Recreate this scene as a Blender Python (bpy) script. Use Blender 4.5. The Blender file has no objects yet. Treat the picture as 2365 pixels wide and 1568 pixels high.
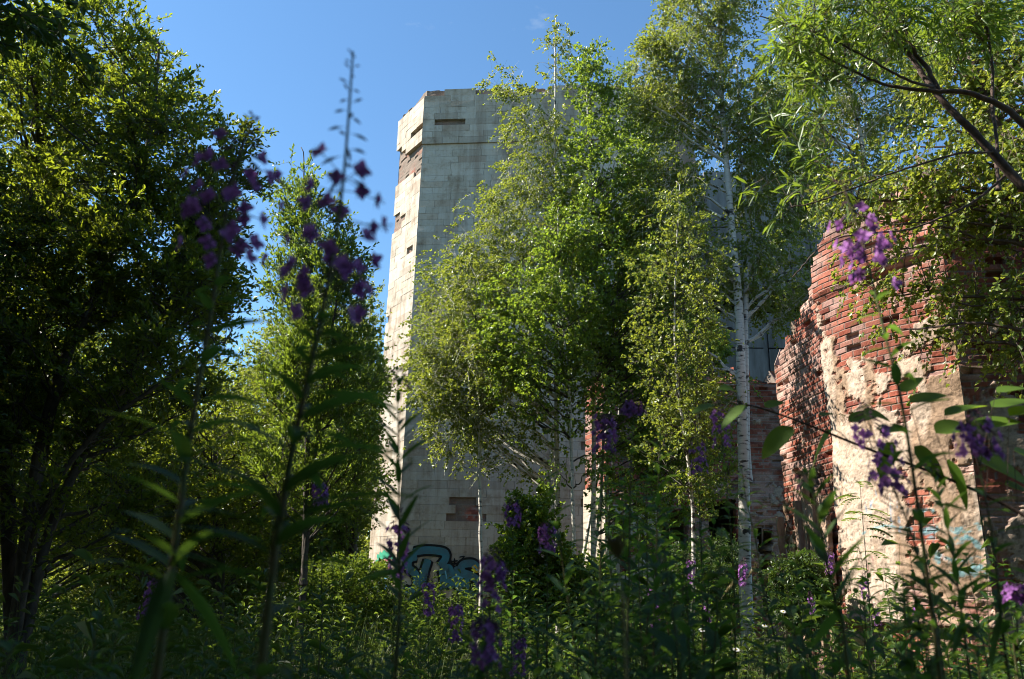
import bpy, math, random
import numpy as np
from mathutils import Vector

PI = math.pi
S = bpy.context.scene
C = S.collection

# ------------------------------------------------------------------ camera
CAM_Z = 1.15
PITCH = math.radians(17.0)
ROLL = math.radians(1.35)
FPX = 2364 * 28.0 / 36.0
cam_d = bpy.data.cameras.new("camera")
cam_d.lens = 28.0
cam_d.sensor_width = 36.0
cam_d.clip_start = 0.02
cam_d.clip_end = 2000.0
cam_d.dof.use_dof = True
cam_d.dof.focus_distance = 17.0
cam_d.dof.aperture_fstop = 3.6
cam = bpy.data.objects.new("camera", cam_d)
C.objects.link(cam)
Fv = np.array([0, math.cos(PITCH), math.sin(PITCH)])
U0 = np.array([0, -math.sin(PITCH), math.cos(PITCH)])
R0 = np.array([1.0, 0, 0])
Uv = U0 * math.cos(ROLL) - R0 * math.sin(ROLL)
Rv = R0 * math.cos(ROLL) + U0 * math.sin(ROLL)
CP = np.array([0, 0, CAM_Z])
from mathutils import Matrix
cam.matrix_world = Matrix(((Rv[0], Uv[0], -Fv[0], CP[0]), (Rv[1], Uv[1], -Fv[1], CP[1]),
                           (Rv[2], Uv[2], -Fv[2], CP[2]), (0, 0, 0, 1)))
S.camera = cam


def at(px, py, Y):
    """world point at distance Y (along +Y) seen at photo position px, py"""
    d = Fv + Rv * ((px - 1182) / FPX) + Uv * ((784 - py) / FPX)
    return CP + d * (Y / d[1])


def pj(P):
    """photo position of world points (N,3)"""
    q = np.atleast_2d(P) - CP
    z = q @ Fv
    return 1182 + FPX * (q @ Rv) / z, 784 - FPX * (q @ Uv) / z


# ------------------------------------------------------------------ sun, sky
SUN_EL = math.radians(47.0)
SUN_AZ = math.radians(-84.0)          # clockwise from +Y
SD = Vector((math.sin(SUN_AZ) * math.cos(SUN_EL), math.cos(SUN_AZ) * math.cos(SUN_EL), math.sin(SUN_EL)))
sun_d = bpy.data.lights.new("sun", 'SUN')
sun_d.energy = 5.0
sun_d.angle = math.radians(0.5)
sun_d.color = (1.0, 0.93, 0.82)
sun = bpy.data.objects.new("sun", sun_d)
sun.rotation_euler = (-SD).to_track_quat('-Z', 'Y').to_euler()
sun.location = (-20, 10, 30)
C.objects.link(sun)
W = bpy.data.worlds.new("World")
S.world = W
W.use_nodes = True
wn = W.node_tree.nodes
bg = wn["Background"]
sky = wn.new("ShaderNodeTexSky")
sky.sky_type = 'NISHITA'
sky.sun_disc = False
sky.sun_elevation = SUN_EL
sky.sun_rotation = SUN_AZ
sky.air_density = 1.0
sky.dust_density = 0.1
sky.ozone_density = 1.0
bg.inputs["Strength"].default_value = 0.085
tint = wn.new("ShaderNodeMix")
tint.data_type = 'RGBA'
tint.blend_type = 'MULTIPLY'
tint.inputs[0].default_value = 1.0
tint.inputs[7].default_value = (0.62, 0.85, 0.96, 1)
W.node_tree.links.new(sky.outputs[0], tint.inputs[6])
wtc = wn.new("ShaderNodeTexCoord")
wmp = wn.new("ShaderNodeMapping")
wmp.inputs["Scale"].default_value = (2.0, 2.0, 5.0)
wnz = wn.new("ShaderNodeTexNoise")
wnz.inputs["Scale"].default_value = 2.2
wnz.inputs["Detail"].default_value = 9.0
wnz.inputs["Roughness"].default_value = 0.62
wrp = wn.new("ShaderNodeValToRGB")
wrp.color_ramp.elements[0].position = 0.62
wrp.color_ramp.elements[0].color = (0, 0, 0, 1)
wrp.color_ramp.elements[1].position = 1.0
wrp.color_ramp.elements[1].color = (1, 1, 1, 1)
wmx = wn.new("ShaderNodeMix")
wmx.data_type = 'RGBA'
wmx.inputs[7].default_value = (3.6, 4.0, 4.4, 1)
wl = W.node_tree.links
wl.new(wtc.outputs["Generated"], wmp.inputs[0])
wl.new(wmp.outputs[0], wnz.inputs["Vector"])
wl.new(wnz.outputs["Fac"], wrp.inputs[0])
wl.new(wrp.outputs[0], wmx.inputs[0])
wl.new(tint.outputs[2], wmx.inputs[6])
wl.new(wmx.outputs[2], bg.inputs[0])
S.view_settings.view_transform = 'Standard'
S.view_settings.look = 'None'
S.view_settings.exposure = 1.5
S.view_settings.gamma = 1.0
S.render.engine = 'CYCLES'
S.cycles.max_bounces = 7
S.cycles.diffuse_bounces = 2
S.cycles.glossy_bounces = 2
S.cycles.transmission_bounces = 4
S.cycles.use_denoising = True
S.cycles.filter_width = 1.0
S.cycles.sample_clamp_indirect = 4.0


# ------------------------------------------------------------------ materials
def nmat(name):
    m = bpy.data.materials.new(name)
    m.use_nodes = True
    nt = m.node_tree
    nt.nodes.clear()
    out = nt.nodes.new("ShaderNodeOutputMaterial")
    return m, nt, out


def N(nt, typ, ins=None, **props):
    n = nt.nodes.new(typ)
    for k, v in props.items():
        setattr(n, k, v)
    if ins:
        for k, v in ins.items():
            if isinstance(v, bpy.types.NodeSocket):
                nt.links.new(v, n.inputs[k])
            else:
                n.inputs[k].default_value = v
    return n


def ramp(nt, fac, stops, interp='LINEAR'):
    r = nt.nodes.new("ShaderNodeValToRGB")
    r.color_ramp.interpolation = interp
    el = r.color_ramp.elements
    while len(el) < len(stops):
        el.new(0.5)
    for e, (p, c) in zip(el, stops):
        e.position = p
        e.color = (*c, 1) if len(c) == 3 else c
    nt.links.new(fac, r.inputs[0])
    return r.outputs[0]


def mixc(nt, fac, a, b, mode='MIX'):
    n = nt.nodes.new("ShaderNodeMix")
    n.data_type = 'RGBA'
    n.blend_type = mode
    for idx, v in ((0, fac), (6, a), (7, b)):
        if isinstance(v, bpy.types.NodeSocket):
            nt.links.new(v, n.inputs[idx])
        elif idx == 0:
            n.inputs[0].default_value = v
        else:
            n.inputs[idx].default_value = (*v, 1)
    return n.outputs[2]


def leaf_mat(name, cols, trans, tfac=0.42, rough=0.38, spec=0.5):
    """cols: three albedos picked per leaf; trans: colour of the light let through"""
    m, nt, out = nmat(name)
    g = N(nt, "ShaderNodeNewGeometry")
    ri = g.outputs["Random Per Island"]
    col = ramp(nt, ri, [(0.0, cols[0]), (0.5, cols[1]), (1.0, cols[2])])
    p = N(nt, "ShaderNodeBsdfPrincipled", {"Base Color": col, "Roughness": rough, "Specular IOR Level": spec})
    tc = mixc(nt, ri, trans, tuple(min(1, c * 0.6) for c in trans))
    t = N(nt, "ShaderNodeBsdfTranslucent", {"Color": tc})
    mx = N(nt, "ShaderNodeMixShader", {0: tfac, 1: p.outputs[0], 2: t.outputs[0]})
    nt.links.new(mx.outputs[0], out.inputs[0])
    return m


def plain_mat(name, col, rough=0.7, var=0.25, scale=8.0, bump=0.0, spec=0.3, stretch=(1, 1, 1), col2=None):
    m, nt, out = nmat(name)
    tc = N(nt, "ShaderNodeTexCoord")
    mp = N(nt, "ShaderNodeMapping", {"Vector": tc.outputs["Object"], "Scale": stretch})
    nz = N(nt, "ShaderNodeTexNoise", {"Vector": mp.outputs[0], "Scale": scale, "Detail": 6.0, "Roughness": 0.65})
    c2 = col2 or tuple(c * (1 - var) for c in col)
    c = ramp(nt, nz.outputs["Fac"], [(0.35, c2), (0.65, col)])
    p = N(nt, "ShaderNodeBsdfPrincipled", {"Base Color": c, "Roughness": rough, "Specular IOR Level": spec})
    if bump:
        b = N(nt, "ShaderNodeBump", {"Height": nz.outputs["Fac"], "Strength": bump, "Distance": 0.02})
        nt.links.new(b.outputs[0], p.inputs["Normal"])
    nt.links.new(p.outputs[0], out.inputs[0])
    return m


def birch_bark():
    m, nt, out = nmat("birch_bark")
    tc = N(nt, "ShaderNodeTexCoord")
    mp = N(nt, "ShaderNodeMapping", {"Vector": tc.outputs["Object"], "Scale": (5, 5, 26)})
    nz = N(nt, "ShaderNodeTexNoise", {"Vector": mp.outputs[0], "Scale": 1.0, "Detail": 4.0, "Roughness": 0.6})
    mp2 = N(nt, "ShaderNodeMapping", {"Vector": tc.outputs["Object"], "Scale": (2.5, 2.5, 4.0)})
    nz2 = N(nt, "ShaderNodeTexNoise", {"Vector": mp2.outputs[0], "Scale": 1.6, "Detail": 3.0})
    a = ramp(nt, nz.outputs["Fac"], [(0.0, (0.03, 0.025, 0.02)), (0.36, (0.05, 0.04, 0.035)), (0.42, (0.5, 0.46, 0.4)), (1.0, (0.74, 0.71, 0.65))])
    b = ramp(nt, nz2.outputs["Fac"], [(0.0, (0.04, 0.035, 0.03)), (0.35, (0.06, 0.05, 0.04)), (0.4, (1, 1, 1)), (1.0, (1, 1, 1))])
    c = mixc(nt, 1.0, a, b, 'MULTIPLY')
    p = N(nt, "ShaderNodeBsdfPrincipled", {"Base Color": c, "Roughness": 0.7})
    bm = N(nt, "ShaderNodeBump", {"Height": nz.outputs["Fac"], "Strength": 0.4, "Distance": 0.01})
    nt.links.new(bm.outputs[0], p.inputs["Normal"])
    nt.links.new(p.outputs[0], out.inputs[0])
    return m


def stone_mat():
    m, nt, out = nmat("travertine")
    g = N(nt, "ShaderNodeNewGeometry")
    tc = N(nt, "ShaderNodeTexCoord")
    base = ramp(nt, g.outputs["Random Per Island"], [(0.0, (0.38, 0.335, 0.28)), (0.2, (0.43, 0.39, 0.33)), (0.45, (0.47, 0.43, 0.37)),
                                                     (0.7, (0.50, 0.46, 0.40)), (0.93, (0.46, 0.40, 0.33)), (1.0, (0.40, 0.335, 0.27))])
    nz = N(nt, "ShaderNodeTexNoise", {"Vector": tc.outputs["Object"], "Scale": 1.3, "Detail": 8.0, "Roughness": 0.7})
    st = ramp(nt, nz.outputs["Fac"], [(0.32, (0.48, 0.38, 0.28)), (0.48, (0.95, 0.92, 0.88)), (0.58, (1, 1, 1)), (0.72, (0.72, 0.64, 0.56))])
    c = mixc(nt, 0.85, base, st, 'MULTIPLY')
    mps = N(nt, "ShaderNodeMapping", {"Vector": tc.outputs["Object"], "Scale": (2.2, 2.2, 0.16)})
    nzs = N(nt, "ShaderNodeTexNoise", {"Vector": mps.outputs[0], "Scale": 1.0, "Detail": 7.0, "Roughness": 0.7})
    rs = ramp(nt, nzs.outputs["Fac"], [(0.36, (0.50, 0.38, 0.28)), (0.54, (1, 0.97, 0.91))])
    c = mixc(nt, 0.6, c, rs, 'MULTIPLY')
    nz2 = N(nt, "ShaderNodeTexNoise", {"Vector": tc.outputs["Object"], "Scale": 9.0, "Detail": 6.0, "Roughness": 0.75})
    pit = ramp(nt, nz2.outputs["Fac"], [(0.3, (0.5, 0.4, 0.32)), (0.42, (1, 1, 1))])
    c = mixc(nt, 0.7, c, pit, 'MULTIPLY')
    p = N(nt, "ShaderNodeBsdfPrincipled", {"Base Color": c, "Roughness": 0.8, "Specular IOR Level": 0.25})
    b = N(nt, "ShaderNodeBump", {"Height": nz2.outputs["Fac"], "Strength": 0.35, "Distance": 0.02})
    nt.links.new(b.outputs[0], p.inputs["Normal"])
    nt.links.new(p.outputs[0], out.inputs[0])
    return m


def albedo_mat():
    """per-vertex albedo of laid bricks, mortar and plaster"""
    m, nt, out = nmat("weathered_masonry")
    a = N(nt, "ShaderNodeAttribute", attribute_name="albedo")
    tc = N(nt, "ShaderNodeTexCoord")
    nz = N(nt, "ShaderNodeTexNoise", {"Vector": tc.outputs["Object"], "Scale": 30.0, "Detail": 5.0, "Roughness": 0.7})
    v = ramp(nt, nz.outputs["Fac"], [(0.3, (0.72, 0.72, 0.72)), (0.7, (1.15, 1.15, 1.15))])
    c = mixc(nt, 1.0, a.outputs["Color"], v, 'MULTIPLY')
    p = N(nt, "ShaderNodeBsdfPrincipled", {"Base Color": c, "Roughness": 0.9, "Specular IOR Level": 0.15})
    b = N(nt, "ShaderNodeBump", {"Height": nz.outputs["Fac"], "Strength": 0.6, "Distance": 0.012})
    nt.links.new(b.outputs[0], p.inputs["Normal"])
    nt.links.new(p.outputs[0], out.inputs[0])
    return m


M = {}
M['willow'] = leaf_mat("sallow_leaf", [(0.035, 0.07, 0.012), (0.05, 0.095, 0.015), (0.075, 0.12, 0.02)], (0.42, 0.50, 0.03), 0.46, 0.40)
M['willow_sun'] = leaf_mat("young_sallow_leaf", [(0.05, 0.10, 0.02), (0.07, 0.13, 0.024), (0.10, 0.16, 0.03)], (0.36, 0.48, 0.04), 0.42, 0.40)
M['birch'] = leaf_mat("birch_leaf", [(0.07, 0.115, 0.016), (0.10, 0.15, 0.022), (0.15, 0.19, 0.035)], (0.46, 0.52, 0.05), 0.42, 0.42, 0.55)
M['aspen'] = leaf_mat("aspen_leaf", [(0.055, 0.11, 0.014), (0.08, 0.15, 0.018), (0.125, 0.19, 0.026)], (0.40, 0.54, 0.04), 0.44, 0.40, 0.7)
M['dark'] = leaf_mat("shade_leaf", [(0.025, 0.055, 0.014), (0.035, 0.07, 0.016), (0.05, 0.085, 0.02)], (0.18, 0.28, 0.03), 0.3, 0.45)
M['narrow'] = leaf_mat("osier_leaf", [(0.06, 0.115, 0.02), (0.08, 0.14, 0.025), (0.11, 0.17, 0.03)], (0.36, 0.50, 0.04), 0.42, 0.38)
M['herb'] = leaf_mat("fireweed_leaf", [(0.02, 0.055, 0.016), (0.028, 0.07, 0.018), (0.05, 0.09, 0.02)], (0.20, 0.36, 0.04), 0.38, 0.6, 0.2)
M['weed'] = leaf_mat("weed_leaf", [(0.024, 0.055, 0.012), (0.035, 0.075, 0.015), (0.07, 0.105, 0.02)], (0.28, 0.40, 0.04), 0.38, 0.42)
M['grass'] = leaf_mat("grass_blade", [(0.05, 0.10, 0.02), (0.09, 0.14, 0.03), (0.20, 0.19, 0.07)], (0.30, 0.38, 0.06), 0.35, 0.45)
M['petal'] = leaf_mat("fireweed_petal", [(0.34, 0.13, 0.43), (0.42, 0.18, 0.50), (0.29, 0.10, 0.40)], (0.52, 0.18, 0.60), 0.40, 0.6, 0.2)
M['bud'] = leaf_mat("fireweed_bud", [(0.07, 0.03, 0.06), (0.10, 0.03, 0.08), (0.06, 0.05, 0.03)], (0.12, 0.03, 0.08), 0.15, 0.6, 0.2)
M['pod'] = leaf_mat("seed_pod", [(0.06, 0.05, 0.03), (0.09, 0.04, 0.04), (0.05, 0.07, 0.03)], (0.12, 0.08, 0.05), 0.1, 0.6, 0.2)
M['stem'] = plain_mat("herb_stem", (0.045, 0.085, 0.022), 0.6, 0.4, 20, 0, col2=(0.10, 0.07, 0.03))
M['white'] = leaf_mat("daisy_petal", [(0.7, 0.7, 0.66), (0.75, 0.75, 0.7), (0.8, 0.8, 0.75)], (0.5, 0.5, 0.45), 0.3)
M['straw'] = leaf_mat("seed_head", [(0.22, 0.18, 0.08), (0.28, 0.22, 0.11), (0.2, 0.2, 0.09)], (0.3, 0.25, 0.1), 0.25)
M['bark'] = plain_mat("grey_bark", (0.10, 0.085, 0.07), 0.85, 0.6, 14, 0.6, stretch=(1, 1, 0.3))
M['bark_red'] = plain_mat("willow_bark", (0.13, 0.085, 0.07), 0.8, 0.6, 18, 0.5, stretch=(1, 1, 0.4))
M['birch_bark'] = birch_bark()
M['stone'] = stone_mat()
M['masonry'] = albedo_mat()
M['oldplaster'] = plain_mat("weathered_pilaster", (0.42, 0.30, 0.22), 0.9, 0.4, 9.0, 0.6, stretch=(1, 1, .3), col2=(0.20, 0.13, 0.09))
M['concrete'] = plain_mat("grey_concrete", (0.22, 0.215, 0.205), 0.9, 0.5, 2.2, 0.3, stretch=(1, 1, .18), col2=(0.10, 0.095, 0.085))
M['concrete_dark'] = plain_mat("dark_concrete", (0.10, 0.095, 0.09), 0.9, 0.4, 2.0, 0.3)  # darker tone of the concrete, for inner walls and the plinth ledge
M['ground'] = plain_mat("forest_soil", (0.055, 0.045, 0.028), 0.95, 0.5, 3.0, 0.5, col2=(0.03, 0.045, 0.015))
M['cyan'] = plain_mat("cyan_spray_paint", (0.05, 0.20, 0.26), 0.6, 0.35, 3.0, col2=(0.07, 0.12, 0.14))
M['lightcyan'] = plain_mat("pale_blue_spray_paint", (0.16, 0.42, 0.52), 0.6, 0.35, 5.0)
M['blackp'] = plain_mat("black_spray_paint", (0.012, 0.012, 0.014), 0.5, 0.2, 5.0)
M['redp'] = plain_mat("red_spray_paint", (0.42, 0.05, 0.05), 0.6, 0.3, 5.0)
M['paleblue'] = plain_mat("faded_turquoise_paint", (0.20, 0.42, 0.47), 0.8, 0.0, 14.0, col2=(0.48, 0.43, 0.36))
M['greenp'] = plain_mat("green_spray_paint", (0.05, 0.33, 0.20), 0.6, 0.3, 5.0)
M['bluep'] = plain_mat("blue_spray_paint", (0.06, 0.22, 0.5), 0.6, 0.3, 5.0)
M['yellowp'] = plain_mat("yellow_spray_paint", (0.6, 0.4, 0.03), 0.6, 0.2, 5.0)
M['pinkp'] = plain_mat("pink_spray_paint", (0.55, 0.17, 0.2), 0.6, 0.3, 5.0)
M['rust'] = plain_mat("rusty_iron", (0.16, 0.06, 0.03), 0.8, 0.4, 12.0)


# ------------------------------------------------------------------ mesh building
class MB:
    def __init__(s):
        s.v, s.f, s.n, s.uv = [], [], 0, []

    def add(s, verts, faces):
        verts = np.asarray(verts, float).reshape(-1, 3)
        s.v.append(verts)
        fs = faces if isinstance(faces, list) and faces and isinstance(faces[0], np.ndarray) else [np.asarray(faces, int)]
        for f in fs:
            s.f.append(f + s.n)
        s.n += len(verts)

    def build(s, name, mat, parent=None, smooth=False, attr=None):
        V = np.concatenate(s.v) if s.v else np.zeros((0, 3))
        if parent is not None:
            V = V - np.array(parent.location)
        me = bpy.data.meshes.new(name)
        tot = np.concatenate([np.full(len(f), f.shape[1]) for f in s.f])
        lp = np.concatenate([f.ravel() for f in s.f])
        me.vertices.add(len(V))
        me.vertices.foreach_set("co", V.astype(np.float32).ravel())
        me.loops.add(len(lp))
        me.loops.foreach_set("vertex_index", lp.astype(np.int32))
        me.polygons.add(len(tot))
        st = np.concatenate([[0], np.cumsum(tot)[:-1]])
        me.polygons.foreach_set("loop_start", st.astype(np.int32))
        me.polygons.foreach_set("use_smooth", np.full(len(tot), bool(smooth)))
        me.update(calc_edges=True)
        if attr is not None:
            a = me.color_attributes.new("albedo", 'FLOAT_COLOR', 'POINT')
            cc = np.concatenate([attr, np.ones((len(attr), 1))], 1)
            a.data.foreach_set("color", cc.astype(np.float32).ravel())
        me.materials.append(mat)
        o = bpy.data.objects.new(name, me)
        C.objects.link(o)
        if parent is not None:
            o.parent = parent
        return o


def tag(o, label, cat, group=None):
    o["label"] = label
    o["category"] = cat
    if group:
        o["group"] = group
    return o


def empty(name, loc, label=None, cat=None, group=None):
    o = bpy.data.objects.new(name, None)
    o.empty_display_size = 0.2
    o.location = tuple(float(c) for c in loc)
    C.objects.link(o)
    if label:
        tag(o, label, cat, group)
    return o


def nrm(a):
    return a / (np.linalg.norm(a, axis=-1, keepdims=True) + 1e-9)


def tubes(mb, P, R, sides=5):
    """P (n,k,3) R (n,k)"""
    P = np.asarray(P, float)
    n, k, _ = P.shape
    if n == 0:
        return
    R = np.broadcast_to(np.asarray(R, float), (n, k))
    T = np.gradient(P, axis=1)
    T = nrm(T)
    mean = nrm(P[:, -1] - P[:, 0])
    ref = np.where(np.abs(mean[:, 2:3]) > 0.8, np.array([[1.0, 0.2, 0]]), np.array([[0, 0.1, 1.0]]))
    u = nrm(np.cross(T, ref[:, None, :]))
    w = np.cross(T, u)
    a = np.arange(sides) * 2 * PI / sides
    V = P[:, :, None, :] + R[:, :, None, None] * (u[:, :, None, :] * np.cos(a)[None, None, :, None] + w[:, :, None, :] * np.sin(a)[None, None, :, None])
    idx = np.arange(n * k * sides).reshape(n, k, sides)
    a0 = idx[:, :-1, :]
    a1 = np.roll(idx, -1, 2)[:, :-1, :]
    b0 = idx[:, 1:, :]
    b1 = np.roll(idx, -1, 2)[:, 1:, :]
    F = np.stack([a0, a1, b1, b0], -1).reshape(-1, 4)
    cap = idx[:, -1, :]
    mb.add(V.reshape(-1, 3), [F, cap.reshape(-1, sides)])


def kites(mb, P, D, Nn, L, Wd, fold=0.25, mid=0.42, bend=0.12):
    """small leaves: four points folded along the midrib"""
    n = len(P)
    D = nrm(D)
    Sd = nrm(np.cross(D, Nn))
    Nn = np.cross(Sd, D)
    L = np.broadcast_to(L, (n,))[:, None]
    Wd = np.broadcast_to(Wd, (n,))[:, None]
    a = P
    l = P + D * L * mid + Sd * Wd * .5 + Nn * Wd * fold
    t = P + D * L - Nn * L * bend
    r = P + D * L * mid - Sd * Wd * .5 + Nn * Wd * fold
    l2 = P + D * L * .75 + Sd * Wd * .30 + Nn * Wd * fold * .5
    r2 = P + D * L * .75 - Sd * Wd * .30 + Nn * Wd * fold * .5
    V = np.stack([a, l, l2, t, r2, r], 1).reshape(-1, 3)
    i = np.arange(n)[:, None] * 6
    F = np.concatenate([i + np.array([[0, 3, 2, 1]]), i + np.array([[0, 5, 4, 3]])])
    mb.add(V, F)


def blades(mb, P, D, Nn, L, Wd, segs=4, droop=0.3, fold=0.15, prof='lance', twist=0.0):
    """long leaves: strips with a midrib, arching down"""
    n = len(P)
    if n == 0:
        return
    D = nrm(D)
    Sd = nrm(np.cross(D, Nn))
    Nn = np.cross(Sd, D)
    L = np.broadcast_to(L, (n,))[:, None]
    Wd = np.broadcast_to(Wd, (n,))[:, None]
    dr = np.broadcast_to(droop, (n,))[:, None]
    rows = []
    for j in range(segs + 1):
        t = j / segs
        c = P + D * L * t + np.array([[0, 0, -1.0]]) * dr * L * t * t
        if prof == 'lance':
            w = math.sin(PI * min(1, t ** 0.75 * 0.98 + 0.02)) ** 0.8 * (1 - 0.25 * t)
        elif prof == 'ovate':
            w = math.sin(PI * min(1.0, t ** 0.7)) ** 0.65 if t < 1 else 0
        else:
            w = (1 - t) ** 0.6
        w = max(w, 0.03)
        s2 = nrm(Sd + Nn * twist * t)
        rows.append(np.stack([c + s2 * Wd * w * .5 + Nn * Wd * fold * w, c, c - s2 * Wd * w * .5 + Nn * Wd * fold * w], 1))
    V = np.stack(rows, 1)
    idx = np.arange(n * (segs + 1) * 3).reshape(n, segs + 1, 3)
    F = []
    for q in (0, 1):
        F.append(np.stack([idx[:, :-1, q], idx[:, :-1, q + 1], idx[:, 1:, q + 1], idx[:, 1:, q]], -1).reshape(-1, 4))
    mb.add(V.reshape(-1, 3), np.concatenate(F))


BOXF = np.array([[0, 3, 2, 1], [4, 5, 6, 7], [0, 1, 5, 4], [1, 2, 6, 5], [2, 3, 7, 6], [3, 0, 4, 7]])


def noise2(x, y, seed=0):
    x = np.asarray(x, float)
    y = np.asarray(y, float)
    xi = np.floor(x).astype(np.int64)
    yi = np.floor(y).astype(np.int64)
    fx = x - xi
    fy = y - yi
    fx = fx * fx * (3 - 2 * fx)
    fy = fy * fy * (3 - 2 * fy)

    def h(a, b):
        n = (a * 374761393 + b * 668265263 + seed * 1442695041) & 0xffffffff
        n = ((n ^ (n >> 13)) * 1274126177) & 0xffffffff
        return ((n ^ (n >> 16)) & 0xffff) / 65535.0
    return (h(xi, yi) * (1 - fx) + h(xi + 1, yi) * fx) * (1 - fy) + (h(xi, yi + 1) * (1 - fx) + h(xi + 1, yi + 1) * fx) * fy


def fbm(x, y, seed=0, o=4):
    s, a, t = 0, 1.0, 0
    for i in range(o):
        s = s + a * noise2(np.asarray(x) * 2 ** i, np.asarray(y) * 2 ** i, seed + i * 17)
        t += a
        a *= 0.55
    return s / t


def gz(x, y):
    return (fbm(np.asarray(x) * .25 + 50, np.asarray(y) * .25 + 50, 3) - .5) * 0.5 - 0.05


# ------------------------------------------------------------------ ground
def make_ground():
    g = np.concatenate([-np.geomspace(400, 14, 14)[:-1], np.linspace(-14, 14, 81), np.geomspace(14, 400, 14)[1:]])
    gy = np.concatenate([-np.geomspace(400, 6, 12)[:-1], np.linspace(-6, 36, 121), np.geomspace(36, 600, 14)[1:]])
    X, Y = np.meshgrid(g, gy)
    Z = gz(X, Y)
    far = np.clip((np.hypot(X, Y) - 40) / 60, 0, 1)
    Z = Z * (1 - far)
    mb = MB()
    nx, ny = len(g), len(gy)
    i = np.arange(nx * ny).reshape(ny, nx)
    F = np.stack([i[:-1, :-1], i[:-1, 1:], i[1:, 1:], i[1:, :-1]], -1).reshape(-1, 4)
    mb.add(np.stack([X, Y, Z], -1).reshape(-1, 3), F)
    o = mb.build("ground", M['ground'], smooth=True)
    o["kind"] = "structure"


make_ground()


# ------------------------------------------------------------------ masonry
def bricks(u, z, seed, bl=0.255, bh=0.09, jt=0.015):
    """albedo, relief of laid brick at wall coordinates u, z"""
    row = np.floor(z / bh).astype(np.int64)
    uu = u + np.where(row % 2 == 0, 0, bl * .5) + (noise2(row * 1.0, row * 0 + 3.0, seed) - .5) * .04
    col = np.floor(uu / bl).astype(np.int64)
    # hashed noise at integer points gives one value for each brick
    r1 = noise2(row * 7.0, col * 5.0, seed + 1)
    r2 = noise2(row * 3.0, col * 11.0, seed + 2)
    r3 = noise2(row * 5.0, col * 13.0, seed + 3)
    fz = z / bh - row
    fu = uu / bl - col
    mort = (fz * bh < jt) | (fu * bl < jt)
    c1 = np.array([0.30, 0.075, 0.045])
    c2 = np.array([0.42, 0.15, 0.10])
    c3 = np.array([0.24, 0.07, 0.05])
    alb = c1 * (1 - r1[..., None]) + c2 * r1[..., None]
    alb = np.where((r2 > .82)[..., None], c3, alb)
    alb = np.where((r3 > .9)[..., None], np.array([0.42, 0.24, 0.20]), alb)
    mc = np.array([0.30, 0.24, 0.20])
    alb = np.where(mort[..., None], mc, alb)
    ww = np.clip((fbm(u * 1.1 + 7, z * 1.5, seed + 60, 5) - .50) * 5, 0, .7)[..., None]
    alb = alb * (1 - ww) + (np.array([0.46, 0.33, 0.28]) * (.55 + .8 * r3[..., None])) * ww
    rel = np.where(mort, -0.010, (r2 - .5) * .010)
    rel = np.where((r1 < .07) & ~mort, -0.06, rel)
    return alb, rel


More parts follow.
